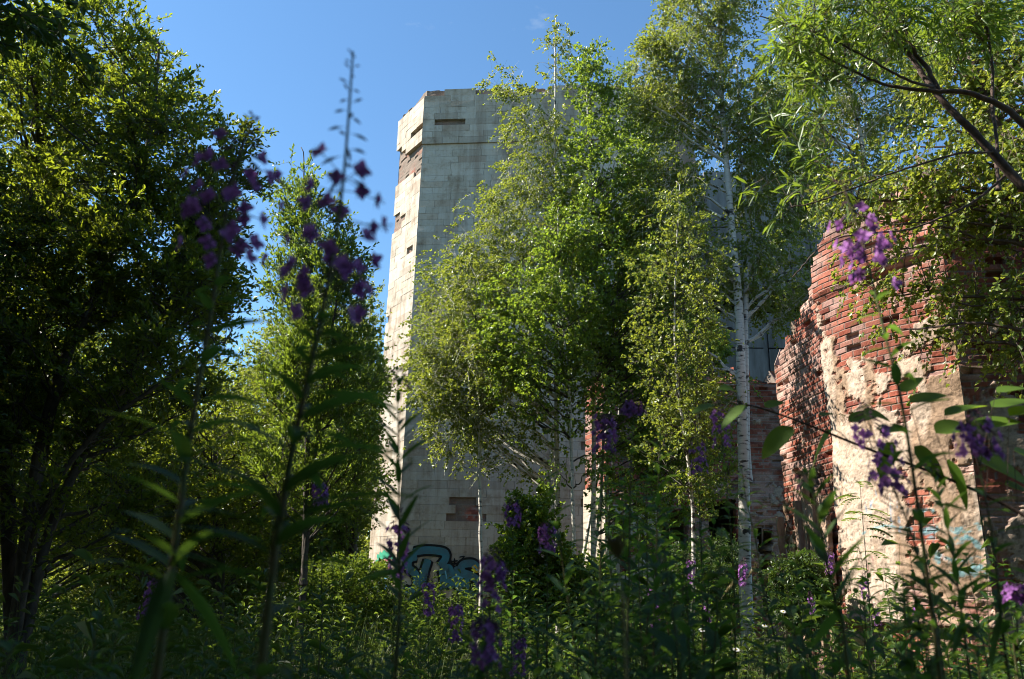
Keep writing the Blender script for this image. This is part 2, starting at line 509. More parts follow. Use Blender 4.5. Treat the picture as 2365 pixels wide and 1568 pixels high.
def ruin_wall(mb_name, parent, plan, z0, top, seed, ru=.03, rz=.025, plaster=None, holes=None, thick=.45, rough=1.0, extra=None, tint=1.0):
    """plan: list of (x, y) with the outer side on the right hand of travel"""
    plan = np.array(plan, float)
    seg = np.linalg.norm(np.diff(plan, axis=0), axis=1)
    cum = np.concatenate([[0], np.cumsum(seg)])
    Lt = cum[-1]
    us = np.linspace(0, Lt, max(3, int(Lt / ru)))
    px = np.interp(us, cum, plan[:, 0])
    py = np.interp(us, cum, plan[:, 1])
    tx = np.gradient(px, us)
    ty = np.gradient(py, us)
    k = max(1, int(.12 / ru))
    ker = np.ones(2 * k + 1) / (2 * k + 1)
    tx = np.convolve(np.pad(tx, k, mode='edge'), ker, 'valid')
    ty = np.convolve(np.pad(ty, k, mode='edge'), ker, 'valid')
    nn = np.hypot(tx, ty)
    nx, ny = ty / nn, -tx / nn
    ztop = top(us)
    zm = ztop.max()
    zs = np.arange(z0, zm + rz, rz)
    U_, Z_ = np.meshgrid(us, zs)
    alb, rel = bricks(U_, Z_, seed)
    rel = rel * rough
    lump = (fbm(U_ * .9, Z_ * .9, seed + 5) - .5) * 0.14 + (fbm(U_ * 5, Z_ * 5, seed + 6) - .5) * .03
    soot = fbm(U_ * 1.3 + 9, Z_ * .8, seed + 8)
    alb = alb * (0.62 + 0.75 * np.clip((soot - .25) * 1.6, 0, 1))[..., None]
    if plaster is not None:
        pm = plaster(U_, Z_)
        e = fbm(U_ * 2.2, Z_ * 2.2, seed + 11, 5)
        mask = np.clip((pm + (e - .5) * 2.2 + (fbm(U_ * 8, Z_ * 8, seed + 12, 3) - .5) * .7 - .5) * 7, 0, 1)
        tone = fbm(U_ * 1.2, Z_ * 1.2, seed + 21, 5)[..., None]
        pc = np.array([0.58, 0.42, 0.30]) * (1 - tone) + np.array([0.64, 0.52, 0.42]) * tone
        fine = fbm(U_ * 14, Z_ * 14, seed + 31, 3)[..., None]
        pits = np.clip((fbm(U_ * 22, Z_ * 22, seed + 33, 2) - .62) * 8, 0, 1)[..., None]
        crk = np.abs(fbm(U_ * 1.7 + 4, Z_ * 1.7, seed + 35, 5) - .5) < .006
        stain = np.clip((fbm(U_ * 2.6, Z_ * .5, seed + 36, 4) - .52) * 5, 0, .5)[..., None]
        pc = pc * (0.65 + .5 * fine) * (1 - .45 * pits) * (1 - .5 * crk[..., None]) * (1 - stain * np.array([.7, .85, 1.0]))
        alb = alb * (1 - mask[..., None]) + pc * mask[..., None]
        rel = rel * (1 - mask) + (0.026 + (fbm(U_ * 7, Z_ * 7, seed + 41, 4) - .5) * .03) * mask
    disp = rel + lump
    if extra is not None:
        alb, disp = extra(U_, Z_, alb, disp)
    X = px[None, :] + nx[None, :] * disp
    Y = py[None, :] + ny[None, :] * disp
    # ragged top: squash rows above the broken edge onto it
    zr = np.minimum(Z_, ztop[None, :])
    V = np.stack([X, Y, zr], -1)
    keepq = (Z_[:-1, :-1] < ztop[None, :-1]) & (Z_[:-1, :-1] < ztop[None, 1:])
    if holes is not None:
        cu = (U_[:-1, :-1] + U_[:-1, 1:]) / 2
        cz = (Z_[:-1, :-1] + Z_[1:, :-1]) / 2
        keepq &= ~holes(cu, cz)
    ny_, nx_ = U_.shape
    i = np.arange(nx_ * ny_).reshape(ny_, nx_)
    F = np.stack([i[:-1, :-1], i[:-1, 1:], i[1:, 1:], i[1:, :-1]], -1)[keepq]
    used = np.zeros(nx_ * ny_, bool)
    used[F.ravel()] = True
    remap = np.cumsum(used) - 1
    mb = MB()
    mb.add(V.reshape(-1, 3)[used], remap[F])
    o = mb.build(mb_name, M['masonry'], parent, attr=np.clip(alb.reshape(-1, 3)[used] * tint, .01, .9))
    sm = o.modifiers.new("thickness", 'SOLIDIFY')
    sm.thickness = thick
    sm.offset = -1
    return o


def plan_len(plan):
    return float(np.sum(np.linalg.norm(np.diff(np.array(plan), axis=0), axis=1)))


# ------------------------------------------------------------------ stone-clad tower
TA = math.radians(5.5)
fd = np.array([math.cos(TA), -math.sin(TA), 0])        # along the front, to the right
ld = np.array([math.sin(math.radians(-35)), math.cos(math.radians(-35)), 0])   # along the left chamfer, away
p0 = at(916, 1347, 28.0)
Pc = np.array([p0[0], p0[1], 0.0])                      # the corner between chamfer and front
FW = 9.6
CW = 2.1
Pl = Pc + ld * CW
Pr = Pc + fd * FW


def ztop_at(px, py, P):
    """height of a point over P seen at photo row py"""
    zz = np.linspace(0, 40, 4001)
    Q = np.stack([np.full(4001, P[0]), np.full(4001, P[1]), zz], 1)
    _, y = pj(Q)
    return float(zz[np.argmin(np.abs(y - py))])


TZ = ztop_at(988, 208, Pc)
BZ = ztop_at(915, 1392, Pc)
tower = empty("ruined_tower", (Pc[0], Pc[1], 0), "tall pale stone-clad ruined tower with cut corner and broken parapet, graffiti at its foot", "tower")


def outn(d):
    return np.array([d[1], -d[0], 0.0])


def clad(parent, name, A, d, Lw, z0, z1, ch, missing, seed, ext0=0.03, ext1=0.03, th=.07, sl=(.45, .95), big=None):
    """courses of cut stone slabs on a wall face; A start, d along, the outer side to the right hand"""
    rng = np.random.default_rng(seed)
    n = outn(d)
    mb = MB()
    z = z0
    while z < z1:
        h = ch * rng.uniform(.93, 1.07)
        h = min(h, z1 - z + 1e-3)
        if h < .1:
            break
        u = 0.0
        off = rng.uniform(0, .5)
        first = True
        while u < Lw - 1e-6:
            w = rng.uniform(*sl)
            if first:
                w = max(.25, w - off)
            if Lw - (u + w) < .25:
                w = Lw - u
            cpt = A + d * (u + w / 2) + np.array([0, 0, z + h / 2])
            X, Y = pj(cpt[None])
            if not missing(float(X[0]), float(Y[0]), u + w / 2, z + h / 2, rng):
                t = th + rng.normal(0, .0035) + (big(z) if big else 0)
                g = .004
                u0, u1 = u + (0 if u == 0 else g), u + w - (0 if u + w >= Lw - 1e-6 else g)
                e0 = ext0 if u == 0 else 0
                e1 = ext1 if u + w >= Lw - 1e-6 else 0
                zb, zt = z + g, z + h - g * .3
                ch_ = rng.uniform(0, .007, 4)
                q = []
                for zz, c in ((zb, 0), (zt, 2)):
                    q += [A + d * u0 + np.array([0, 0, zz]), A + d * u1 + np.array([0, 0, zz]),
                          A + d * (u1 + e1 * t / .07) + n * (t + ch_[c]) + np.array([0, 0, zz]), A + d * (u0 - e0 * t / .07) + n * (t + ch_[c + 1]) + np.array([0, 0, zz])]
                mb.add(q, BOXF[:, ::-1])
            u += w
            first = False
        z += h
    return mb.build(name, M['stone'], parent)


def in_r(x, y, *rs):
    return any(a <= x <= c and b <= y <= d for a, b, c, d in rs)


def miss_front(x, y, u, z, rng):
    if y > 1388:
        return True
    if z > TZ - .32 and not (1018 < x < 1060):
        return rng.random() < .85
    if z > TZ - .62:
        return rng.random() < .12
    if in_r(x, y, (1018, 1152, 1090, 1196), (1005, 1196, 1040, 1240), (1012, 284, 1060, 297), (1085, 1160, 1130, 1200)):
        return True
    if x > 1370 and y > 870:
        return rng.random() < .75
    return rng.random() < .003


def miss_left(x, y, u, z, rng):
    if y > 1385:
        return True
    if z > TZ - .3:
        return rng.random() < .9
    if z > TZ - .6:
        return rng.random() < .08
    # the eroded band: a slanting break with stepped slabs over it
    lim = 322 + (985 - x) * .5
    if lim < y < lim + 70:
        return rng.random() < .93
    if in_r(x, y, (968, 288, 986, 306), (908, 500, 930, 540)):
        return True
    return rng.random() < .012


CH = .272
band = lambda z: .07 if z > TZ - 2.75 else 0.0
M['core'] = M['masonry']
cvt = 0.0
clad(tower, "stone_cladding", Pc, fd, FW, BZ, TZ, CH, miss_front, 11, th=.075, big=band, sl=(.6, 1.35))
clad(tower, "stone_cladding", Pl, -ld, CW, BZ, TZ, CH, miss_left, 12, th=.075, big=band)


def topn(base, seed, amp=.35):
    return lambda u: base - amp * fbm(np.asarray(u) * 1.6, np.asarray(u) * 0 + 2.0, seed, 4) + amp * .3


def mortar_face(U_, Z_, alb, disp):
    m = np.clip((fbm(U_ * .8, Z_ * 1.2, 77, 4) - .22) * 7, 0, 1)[..., None] * .85
    up = np.clip((Z_ - (TZ - 2.6)) * 3, 0, 1)[..., None]
    m = np.maximum(m, up * .8)
    c = np.array([0.20, 0.165, 0.13])
    return alb * (1 - m) + c * m, disp * .6


# brick core: one closed octagonal shell, cut into faces
P6 = [Pl, Pc, Pr]
rd = np.array([math.sin(math.radians(40)), math.cos(math.radians(40)), 0])
Pr2 = Pr + rd * 2.1
Pb2 = Pr2 + np.array([.08, 1.0, 0]) * 7
Pb1 = Pl + np.array([.08, 1.0, 0]) * 7
ruin_wall("brick_core", tower, [P[:2] for P in (Pl, Pc)], -.3, topn(TZ - .02, 5), 31, .06, .04, thick=.5, extra=mortar_face)
ruin_wall("brick_core", tower, [P[:2] for P in (Pc, Pr)], -.3, topn(TZ - .02, 6), 32, .06, .04, thick=.5, extra=mortar_face)
ruin_wall("brick_core", tower, [P[:2] for P in (Pr, Pr2, Pb2, Pb1, Pl)], -.3, topn(TZ - .1, 7), 33, .3, .3, thick=.5, extra=mortar_face)

# ledge of stone over the plinth
mb = MB()
for A, d, L_ in ((Pc, fd, FW * .5), (Pl, -ld, CW)):
    n = outn(d)
    q = []
    for zz in (BZ - .12, BZ - .01):
        q += [A + [0, 0, zz], A + d * L_ + [0, 0, zz], A + d * L_ + n * .13 + [0, 0, zz], A + n * .13 + [0, 0, zz]]
    mb.add(q, BOXF[:, ::-1])
mb.build("plinth_ledge", M['concrete_dark'], tower)


# ------------------------------------------------------------------ graffiti
def stroke(mb, A, d, off, pts, w, closed=False):
    """a ribbon of paint on the wall plane; pts in (u, z) metres"""
    n = outn(d)
    P = np.array(pts, float)
    # smooth the line
    t = np.linspace(0, len(P) - 1, (len(P) - 1) * 6 + 1)
    i = np.clip(t.astype(int), 0, len(P) - 2)
    f = (t - i)[:, None]
    p0_, p1_, p2_, p3_ = P[np.maximum(i - 1, 0)], P[i], P[i + 1], P[np.minimum(i + 2, len(P) - 1)]
    Q = .5 * ((2 * p1_) + (-p0_ + p2_) * f + (2 * p0_ - 5 * p1_ + 4 * p2_ - p3_) * f ** 2 + (-p0_ + 3 * p1_ - 3 * p2_ + p3_) * f ** 3)
    T = nrm(np.gradient(Q, axis=0))
    Nn = np.stack([-T[:, 1], T[:, 0]], 1)
    ww = w * .5 * np.ones(len(Q))
    ww[0] *= .5
    ww[-1] *= .5
    a, b = Q + Nn * ww[:, None], Q - Nn * ww[:, None]
    to3 = lambda q: A[None] + d[None] * q[:, :1] + n[None] * off + np.array([[0, 0, 1.0]]) * q[:, 1:2]
    V = np.stack([to3(a), to3(b)], 1).reshape(-1, 3)
    k = np.arange(len(Q) - 1) * 2
    mb.add(V, np.stack([k, k + 1, k + 3, k + 2], 1))


def wall_uv(px, py, A, d):
    """wall coordinates of the point of the face seen at px, py"""
    ray = Fv + Rv * ((px - 1182) / FPX) + Uv * ((784 - py) / FPX)
    n = outn(d)
    t = np.dot(A - CP, n) / np.dot(ray, n)
    Q = CP + ray * t
    return float(np.dot(Q - A, d)), float(Q[2])


def crop_uv(pts, A, d, ox, oy, sc):
    return [wall_uv((ox + x / sc) / 1.3777, (oy + y / sc) / 1.3777, A, d) for x, y in pts]


GA = Pc
sc8 = 2.24


def g8(pts):
    return crop_uv(pts, GA, fd, 1150, 1400, sc8)


letters = [
    [(400, 830), (345, 850), (340, 910), (390, 960), (400, 1040), (350, 1080), (300, 1060)],
    [(370, 800), (470, 785), (590, 800), (600, 850), (560, 900)],
    [(480, 850), (455, 930), (440, 1010), (450, 1080)],
    [(580, 920), (590, 1000), (585, 1070)],
    [(585, 940), (620, 910), (640, 950), (640, 1060)],
    [(690, 900), (690, 980), (700, 1050), (740, 1080), (745, 1000), (735, 960)],
    [(830, 910), (790, 880), (725, 890), (720, 940), (790, 970), (835, 1010), (820, 1070), (750, 1110), (690, 1120)],
]
mb = MB()
for i, L_ in enumerate(letters):
    stroke(mb, GA, fd, .108 + .0008 * i, g8(L_), .40)
mb.build("graffiti", M['blackp'], tower)
mb = MB()
for i, L_ in enumerate(letters):
    stroke(mb, GA, fd, .116 + .0008 * i, g8(L_), .25)
mb.build("graffiti", M['cyan'], tower)
mb = MB()
for i, L_ in enumerate([[(640, 850), (645, 895)], [(665, 842), (668, 890)], [(630, 868), (690, 860)], [(632, 885), (685, 878)],
                        [(700, 835), (735, 830), (715, 855), (740, 870), (720, 890), (695, 888)]]):
    stroke(mb, GA, fd, .110 + .0008 * i, g8(L_), .045)
mb.build("graffiti", M['blackp'], tower)
mb = MB()
stroke(mb, GA, fd, .124, g8([(800, 895), (815, 920), (812, 945)]), .16)
mb.build("graffiti", M['yellowp'], tower)
mb = MB()
for i, L_ in enumerate([[(640, 990), (680, 970), (730, 985)], [(700, 1000), (680, 1060)], [(800, 900), (830, 930)], [(330, 1060), (370, 1040), (385, 990)], [(600, 930), (612, 990)]]):
    stroke(mb, GA, fd, .1245 + .0008 * i, g8(L_), .05)
mb.build("graffiti", M['lightcyan'], tower)
# coloured scrawl on the sunlit cut corner
rngg = np.random.default_rng(4)
for i, (mk, cy) in enumerate((('greenp', 835), ('bluep', 930), ('redp', 950), ('lightcyan', 1010), ('blackp', 880), ('bluep', 1060), ('pinkp', 900))):
    mb = MB()
    for k in range(3):
        x0 = rngg.uniform(90, 150)
        y0 = cy + rngg.uniform(-20, 20)
        pts = [(x0 + j * rngg.uniform(18, 34), y0 + rngg.uniform(-35, 35)) for j in range(4)]
        stroke(mb, Pl, -ld, .105 + .002 * i + .0006 * k, crop_uv(pts, Pl, -ld, 1150, 1400, sc8), rngg.uniform(.06, .16))
    mb.build("graffiti", M[mk], tower)


# ------------------------------------------------------------------ grey concrete building behind
def make_block():
    A = at(1560, 1347, 36.0)
    A = np.array([A[0], A[1], 0.0])
    d = np.array([math.cos(math.radians(2)), -math.sin(math.radians(2)), 0])
    zt = ztop_at(1700, 395, A + d * 2)
    root = empty("concrete_building", A, "grey concrete panel building with dark window gaps rising behind the birches", "building")
    n = outn(d)
    mb = MB()
    mbd = MB()
    rng = np.random.default_rng(8)

    def box(mb, u0, u1, z0, z1, t0, t1):
        q = []
        for zz in (z0, z1):
            q += [A + d * u0 + n * t0 + [0, 0, zz], A + d * u1 + n * t0 + [0, 0, zz], A + d * u1 + n * t1 + [0, 0, zz], A + d * u0 + n * t1 + [0, 0, zz]]
        mb.add(q, BOXF[:, ::-1])
    Wd = 9.5
    cols = [0, 1.9, 2.15, 4.5, 4.75, 6.9, 7.15, Wd]
    zz = [zt - k * 3.1 for k in range(7)]
    for ci in range(0, len(cols) - 1, 2):
        u0, u1 = cols[ci], cols[ci + 1]
        for k in range(6):
            z1_, z0_ = zz[k], max(-.3, zz[k + 1])
            if ci in (2, 4) and k in (2, 4):
                # a window gap with a spandrel panel below
                box(mb, u0, u1, z0_ + .03, z0_ + 1.75, -.3, rng.uniform(0, .02))
            else:
                box(mb, u0, u1, z0_ + .03, z1_ - .03, -.3, rng.uniform(0, .03))
    for ci in range(1, len(cols) - 1, 2):
        box(mb, cols[ci] + .02, cols[ci + 1] - .02, -.3, zt + rng.uniform(-.2, .15), -.45, -.08)
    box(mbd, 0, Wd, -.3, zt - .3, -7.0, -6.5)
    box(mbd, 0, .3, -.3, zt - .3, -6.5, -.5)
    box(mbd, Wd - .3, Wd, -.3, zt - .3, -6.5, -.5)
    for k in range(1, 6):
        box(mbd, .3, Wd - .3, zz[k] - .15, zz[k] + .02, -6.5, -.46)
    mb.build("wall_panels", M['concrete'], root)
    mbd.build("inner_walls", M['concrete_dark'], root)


make_block()

# ------------------------------------------------------------------ low brick wall with doorways between tower and pier
wp0 = at(1352, 1347, 25.0)
wp1 = at(1402, 1347, 23.6)
wp2 = np.array([wp1[0] + 6.4, wp1[1] - .45, 0])
Wz = ztop_at(1700, 858, wp1)
wroot = empty("brick_wall", (wp1[0], wp1[1], 0), "dark red brick wall with black doorways and a pale sunlit pillar, behind birch trunks", "wall")


def wall_holes(u, z):
    h = np.zeros(u.shape, bool)
    for a, b, z0, z1 in ((1.55, 2.35, 0.2, 3.3), (2.95, 3.75, -.2, 3.6), (4.3, 4.7, .4, 2.8), (1.2, 1.6, 4.6, 5.4)):
        e = (fbm(z * 3 + a, u * 0 + 1, 9) - .5) * .18
        h |= (u > a + e) & (u < b + e) & (z > z0) & (z < z1 + (fbm(u * 4, z * 0, 8) - .5) * .3)
    return h


def wall_plaster(u, z):
    return np.clip(.42 - (z - 1.6) * .14, 0.0, .55)


ruin_wall("brickwork", wroot, [wp1[:2], wp2[:2]], -.3, lambda u: Wz - 1.0 * fbm(np.asarray(u) * .8, np.asarray(u) * 0 + 4, 12, 4) + .4, 61, .035, .026,
          plaster=wall_plaster, holes=wall_holes, thick=.55, tint=.6)
ruin_wall("brickwork", wroot, [wp0[:2], wp1[:2]], -.3, lambda u: Wz - .4 + .5 * fbm(np.asarray(u) * 2, np.asarray(u) * 0 + 4, 13, 4), 62, .03, .026, thick=.5, tint=.75)
PZ = ztop_at(1370, 1120, wp1)
dd = wp1 - wp0
dd[2] = 0
dl = float(np.linalg.norm(dd))
dd = dd / dl
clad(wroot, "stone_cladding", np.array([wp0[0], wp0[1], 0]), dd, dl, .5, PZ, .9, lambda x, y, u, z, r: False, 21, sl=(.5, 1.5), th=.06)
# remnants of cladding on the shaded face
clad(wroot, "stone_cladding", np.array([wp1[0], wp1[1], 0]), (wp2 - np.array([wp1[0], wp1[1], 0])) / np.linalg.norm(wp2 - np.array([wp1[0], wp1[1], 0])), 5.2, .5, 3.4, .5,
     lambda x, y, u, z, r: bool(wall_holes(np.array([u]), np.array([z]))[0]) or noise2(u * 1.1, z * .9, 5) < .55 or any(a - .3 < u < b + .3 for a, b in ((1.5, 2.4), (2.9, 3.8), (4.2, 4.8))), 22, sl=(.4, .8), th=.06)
# dark rooms behind the doorways
mb = MB()
bd = (wp2[:2] - wp1[:2]) / np.linalg.norm(wp2[:2] - wp1[:2])
bd = np.array([bd[0], bd[1], 0])
bn = outn(bd)
A = np.array([wp1[0], wp1[1], 0])
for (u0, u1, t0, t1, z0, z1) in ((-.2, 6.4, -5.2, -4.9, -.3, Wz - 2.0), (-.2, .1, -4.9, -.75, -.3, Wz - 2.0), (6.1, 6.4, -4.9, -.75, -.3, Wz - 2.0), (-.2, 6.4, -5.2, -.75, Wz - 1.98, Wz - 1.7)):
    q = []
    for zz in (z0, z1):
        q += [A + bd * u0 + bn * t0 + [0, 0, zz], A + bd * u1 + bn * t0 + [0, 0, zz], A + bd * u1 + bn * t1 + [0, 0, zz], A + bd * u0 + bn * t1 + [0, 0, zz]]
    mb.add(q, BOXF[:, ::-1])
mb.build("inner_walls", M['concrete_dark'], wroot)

# ------------------------------------------------------------------ rounded brick pier on the right
c1 = at(2287, 1347, 10.0)[:2]
c0 = at(1950, 1347, 11.75)[:2]
w1 = at(1822, 1347, 13.6)[:2]
ctrl = np.array([c0[0] + .28, c1[1] + .62])
tt = np.linspace(0, 1, 14)[:, None]
arc = (1 - tt) ** 2 * c0 + 2 * tt * (1 - tt) * ctrl + tt ** 2 * c1
RL = plan_len(arc)
pier = empty("brick_pier", (c1[0], c1[1], 0), "sunlit rounded red brick ruin with crumbling plaster, right side of the photo", "ruin")
zL = ztop_at(1880, 612, np.array([*c0, 0]))
zM = ztop_at(2000, 520, np.array([*arc[6], 0]))
zR = ztop_at(2190, 450, np.array([*c1, 0]))
pt_u = np.array([0, RL * .2, RL * .45, RL * .75, RL])
pt_z = np.array([zL, zL + .45, zM, (zM + zR) / 2, zR])


def pier_top(u):
    base = np.interp(u, pt_u, pt_z)
    st = np.round(base / .16) * .16
    return st + (fbm(np.asarray(u) * 4, np.asarray(u) * 0, 14) - .5) * .2


zP = ztop_at(2100, 800, np.array([*arc[8], 0]))


def pier_plaster(u, z):
    e = fbm(u * .7 + 3, z * .5, 91)
    base = np.clip((zP + 1.0 - z) * .6, -.2, .80) + (e - .5) * .5
    # bare bricks in a column right of the middle
    base = base - .55 * np.exp(-((u / RL - .62) / .1) ** 2) * np.clip((z - 2.2) * .8, 0, 1) * (z < zP + .5)
    base = np.where(z < .75, .1, base)
    base = base + .3 * np.exp(-((u / RL - .2) / .2) ** 2) * (z < zP + .2)
    return base


# spray paint on the pier: drips and letter fragments following the curved face
arc_n = len(arc)


def arc_pt(u, z, off):
    seg = np.linalg.norm(np.diff(arc, axis=0), axis=1)
    cum = np.concatenate([[0], np.cumsum(seg)])
    x = np.interp(u, cum, arc[:, 0])
    y = np.interp(u, cum, arc[:, 1])
    e = 1e-3
    x2 = np.interp(u + e, cum, arc[:, 0])
    y2 = np.interp(u + e, cum, arc[:, 1])
    x1 = np.interp(u - e, cum, arc[:, 0])
    y1 = np.interp(u - e, cum, arc[:, 1])
    tx, ty = x2 - x1, y2 - y1
    L_ = np.hypot(tx, ty)
    return np.stack([x + ty / L_ * off, y - tx / L_ * off, z], -1)


def pier_uz(px, py):
    """wall coordinates on the curved face for a photo position"""
    best = None
    for k in range(60):
        u = RL * (k + .5) / 60
        p = arc_pt(u, 0.0, 0.0)
        zz = np.linspace(0, 8, 161)
        X, Y = pj(np.stack([np.full(161, p[0]), np.full(161, p[1]), zz], 1))
        j = int(np.argmin((X - px) ** 2 + (Y - py) ** 2))
        dd_ = (X[j] - px) ** 2 + (Y[j] - py) ** 2
        if best is None or dd_ < best[0]:
            best = (dd_, u, zz[j])
    return best[1], best[2]


PAINT = []
rp = np.random.default_rng(2)
for x in (1998, 2012, 2024, 2036, 2058, 2076, 2092):
    y0 = 1160 + rp.uniform(-40, 20)
    PAINT.append(([pier_uz(x, y0), pier_uz(x + 5, y0 + rp.uniform(30, 80))], rp.uniform(.010, .022), (0.13, 0.30, 0.46), .75))
for q, w in (([(1990, 1232), (2040, 1215), (2105, 1222)], .02), ([(2138, 1226), (2175, 1216), (2215, 1226), (2262, 1215)], .05), ([(2150, 1250), (2168, 1290), (2215, 1300), (2262, 1288)], .055),
             ([(2190, 1255), (2235, 1246), (2270, 1262)], .05), ([(2205, 1318), (2250, 1324), (2278, 1308)], .07), ([(2120, 1180), (2150, 1176), (2172, 1186)], .03)):
    PAINT.append(([pier_uz(*p) for p in q], w, (0.10, 0.38, 0.46), .85))
for x in (1988, 2004, 2018):
    PAINT.append(([pier_uz(x, 1278), pier_uz(x + 4, 1335)], .012, (0.55, 0.16, 0.20), .6))


def add_paint(U_, Z_, alb):
    worn = fbm(U_ * 13, Z_ * 13, 401, 4)
    for pts, w, col, op in PAINT:
        d = np.full(U_.shape, 9.0)
        for (ua, za), (ub, zb) in zip(pts[:-1], pts[1:]):
            L2 = (ub - ua) ** 2 + (zb - za) ** 2 + 1e-9
            t = np.clip(((U_ - ua) * (ub - ua) + (Z_ - za) * (zb - za)) / L2, 0, 1)
            d = np.minimum(d, np.hypot(U_ - ua - t * (ub - ua), Z_ - za - t * (zb - za)))
        m = np.clip((w + (worn - .5) * .06 - d) / .02, 0, 1) * op * .7 * np.clip((worn - .40) * 6, 0, 1)
        alb = alb * (1 - m[..., None]) + np.array(col) * m[..., None]
    return alb


def pier_extra(U_, Z_, alb, disp):
    # overhanging courses and a dark gap under them
    g1 = np.exp(-((Z_ - (zP + .95 + .12 * U_)) / .05) ** 2) * (U_ > RL * .45)
    disp = disp - g1 * .12
    disp = disp + .06 * np.clip((Z_ - (zP + 1.0 + .12 * U_)) * 8, 0, 1)
    g2 = np.exp(-((Z_ - .78) / .04) ** 2)
    disp = disp + g2 * .06
    alb = alb * (1 - .35 * g2[..., None])
    alb = add_paint(U_, Z_, alb)
    return alb, disp


ruin_wall("brickwork", pier, arc, -.3, pier_top, 71, .016, .0145, plaster=pier_plaster, thick=.6, rough=1.1, extra=pier_extra, tint=.85)
fa_d = np.array([math.cos(math.radians(7)), -math.sin(math.radians(7))])
fend = c1 + fa_d * 7.5
ruin_wall("brickwork", pier, [c1, fend], -.3, lambda u: zR + .25 * np.floor(fbm(np.asarray(u) * 1.1, np.asarray(u) * 0 + 2, 15) * 5) - .5, 72, .028, .022,
          plaster=lambda u, z: np.where((z > .9) & (z < 3.1) & (u > .25), .62, .1 + .3 * (z < 4.2)), thick=.6, rough=1.3, tint=.5)  # tint darkens this face's albedo to stand in for its shade


def wing_top(u):
    L_ = float(np.linalg.norm(w1 - c0))
    za = ztop_at(1790, 850, np.array([*w1, 0]))
    f = np.clip(np.asarray(u) / L_, 0, 1)
    b = za * (1 - f) + (zL - .25) * f
    return np.round(b / .17) * .17 + (fbm(np.asarray(u) * 5, np.asarray(u) * 0, 16) - .5) * .15


def wing_holes(u, z):
    return (z < 2.0 + (fbm(u * 3, z * 0, 7) - .5) * .5) & (u > .2) & (u < .55) & (z > .2)


ruin_wall("brickwork", pier, [w1, c0], -.3, wing_top, 73, .022, .02, plaster=lambda u, z: np.clip((3.0 - z) * .3, 0, .45), thick=.5, rough=1.1, holes=wing_holes, tint=.8)
# hanging vertical stone pilasters on the side of the pier
wd = (c0 - w1) / np.linalg.norm(c0 - w1)
wd3 = np.array([wd[0], wd[1], 0])
wn3 = outn(wd3)
wl = float(np.linalg.norm(c0 - w1))
rng = np.random.default_rng(5)
for (u0, u1, z0, z1, t0, t1) in ((.02, .10, .1, 2.3, .06, .16), (.66, .76, .3, 2.5, .05, .16), (.90, 1.0, .9, 2.9, .05, .14), (1.12, 1.28, .3, 2.4, .05, .17), (1.38, 1.58, 1.25, 2.2, .05, .13), (1.40, 1.53, .2, 1.18, .05, .15)):
    u0, u1 = u0 * wl / 1.7, u1 * wl / 1.7
    mb = MB()
    n_ = 16
    zs = np.linspace(z0, z1, n_)
    V = []
    for zz in zs:
        j = rng.normal(0, .012, 4)
        A_ = np.array([w1[0], w1[1], 0])
        V += [A_ + wd3 * (u0 + j[0]) + wn3 * t0 + [0, 0, zz], A_ + wd3 * (u1 + j[1]) + wn3 * t0 + [0, 0, zz],
              A_ + wd3 * (u1 + j[1]) + wn3 * (t1 + j[2]) + [0, 0, zz], A_ + wd3 * (u0 + j[0]) + wn3 * (t1 + j[3]) + [0, 0, zz]]
    F = [[0, 1, 2, 3]]
    for k in range(n_ - 1):
        b = k * 4
        for s_ in range(4):
            F.append([b + s_, b + 4 + s_, b + 4 + (s_ + 1) % 4, b + (s_ + 1) % 4])
    b = (n_ - 1) * 4
    F.append([b + 3, b + 2, b + 1, b])
    mb.add(V, F)
    mb.build("stone_pilaster", M['oldplaster'], pier)

# ------------------------------------------------------------------ trees
DENSE = 1.5
LEAFX = 1.0


def stem_samples(pts, k=60):
    P = np.array(pts, float)
    t = np.linspace(0, len(P) - 1, k)
    i = np.clip(t.astype(int), 0, len(P) - 2)
    f = (t - i)[:, None]
    a, b, c, d = P[np.maximum(i - 1, 0)], P[i], P[i + 1], P[np.minimum(i + 2, len(P) - 1)]
    return .5 * ((2 * b) + (-a + c) * f + (2 * a - 5 * b + 4 * c - d) * f ** 2 + (-a + 3 * b - 3 * c + d) * f ** 3)


def attach(T, cand, slope, rcand):
    """for each target the candidate point that carries it: near and lower"""
    out = np.zeros(len(T), int)
    for s in range(0, len(T), 400):
        q = T[s:s + 400]
        d = q[:, None, :] - cand[None]
        h = np.hypot(d[..., 0], d[..., 1])
        cost = np.sqrt((d ** 2).sum(-1)) + 3.0 * np.maximum(0, slope * h - d[..., 2])
        out[s:s + 400] = cost.argmin(1)
    return out


def sample_lobes(rng, lobes, n, shell=0.0):
    vol = np.array([l[1][0] * l[1][1] * l[1][2] * (l[2] if len(l) > 2 else 1) for l in lobes])
    cnt = rng.multinomial(n, vol / vol.sum())
    out = []
    for (c, r, *_), m in zip(lobes, cnt):
        v = nrm(rng.normal(size=(m, 3)))
        rad = rng.uniform(shell ** 3, 1, m) ** (1 / 3)
        out.append(c + v * rad[:, None] * np.array(r))
    P = np.concatenate(out)
    rng.shuffle(P)
    return P


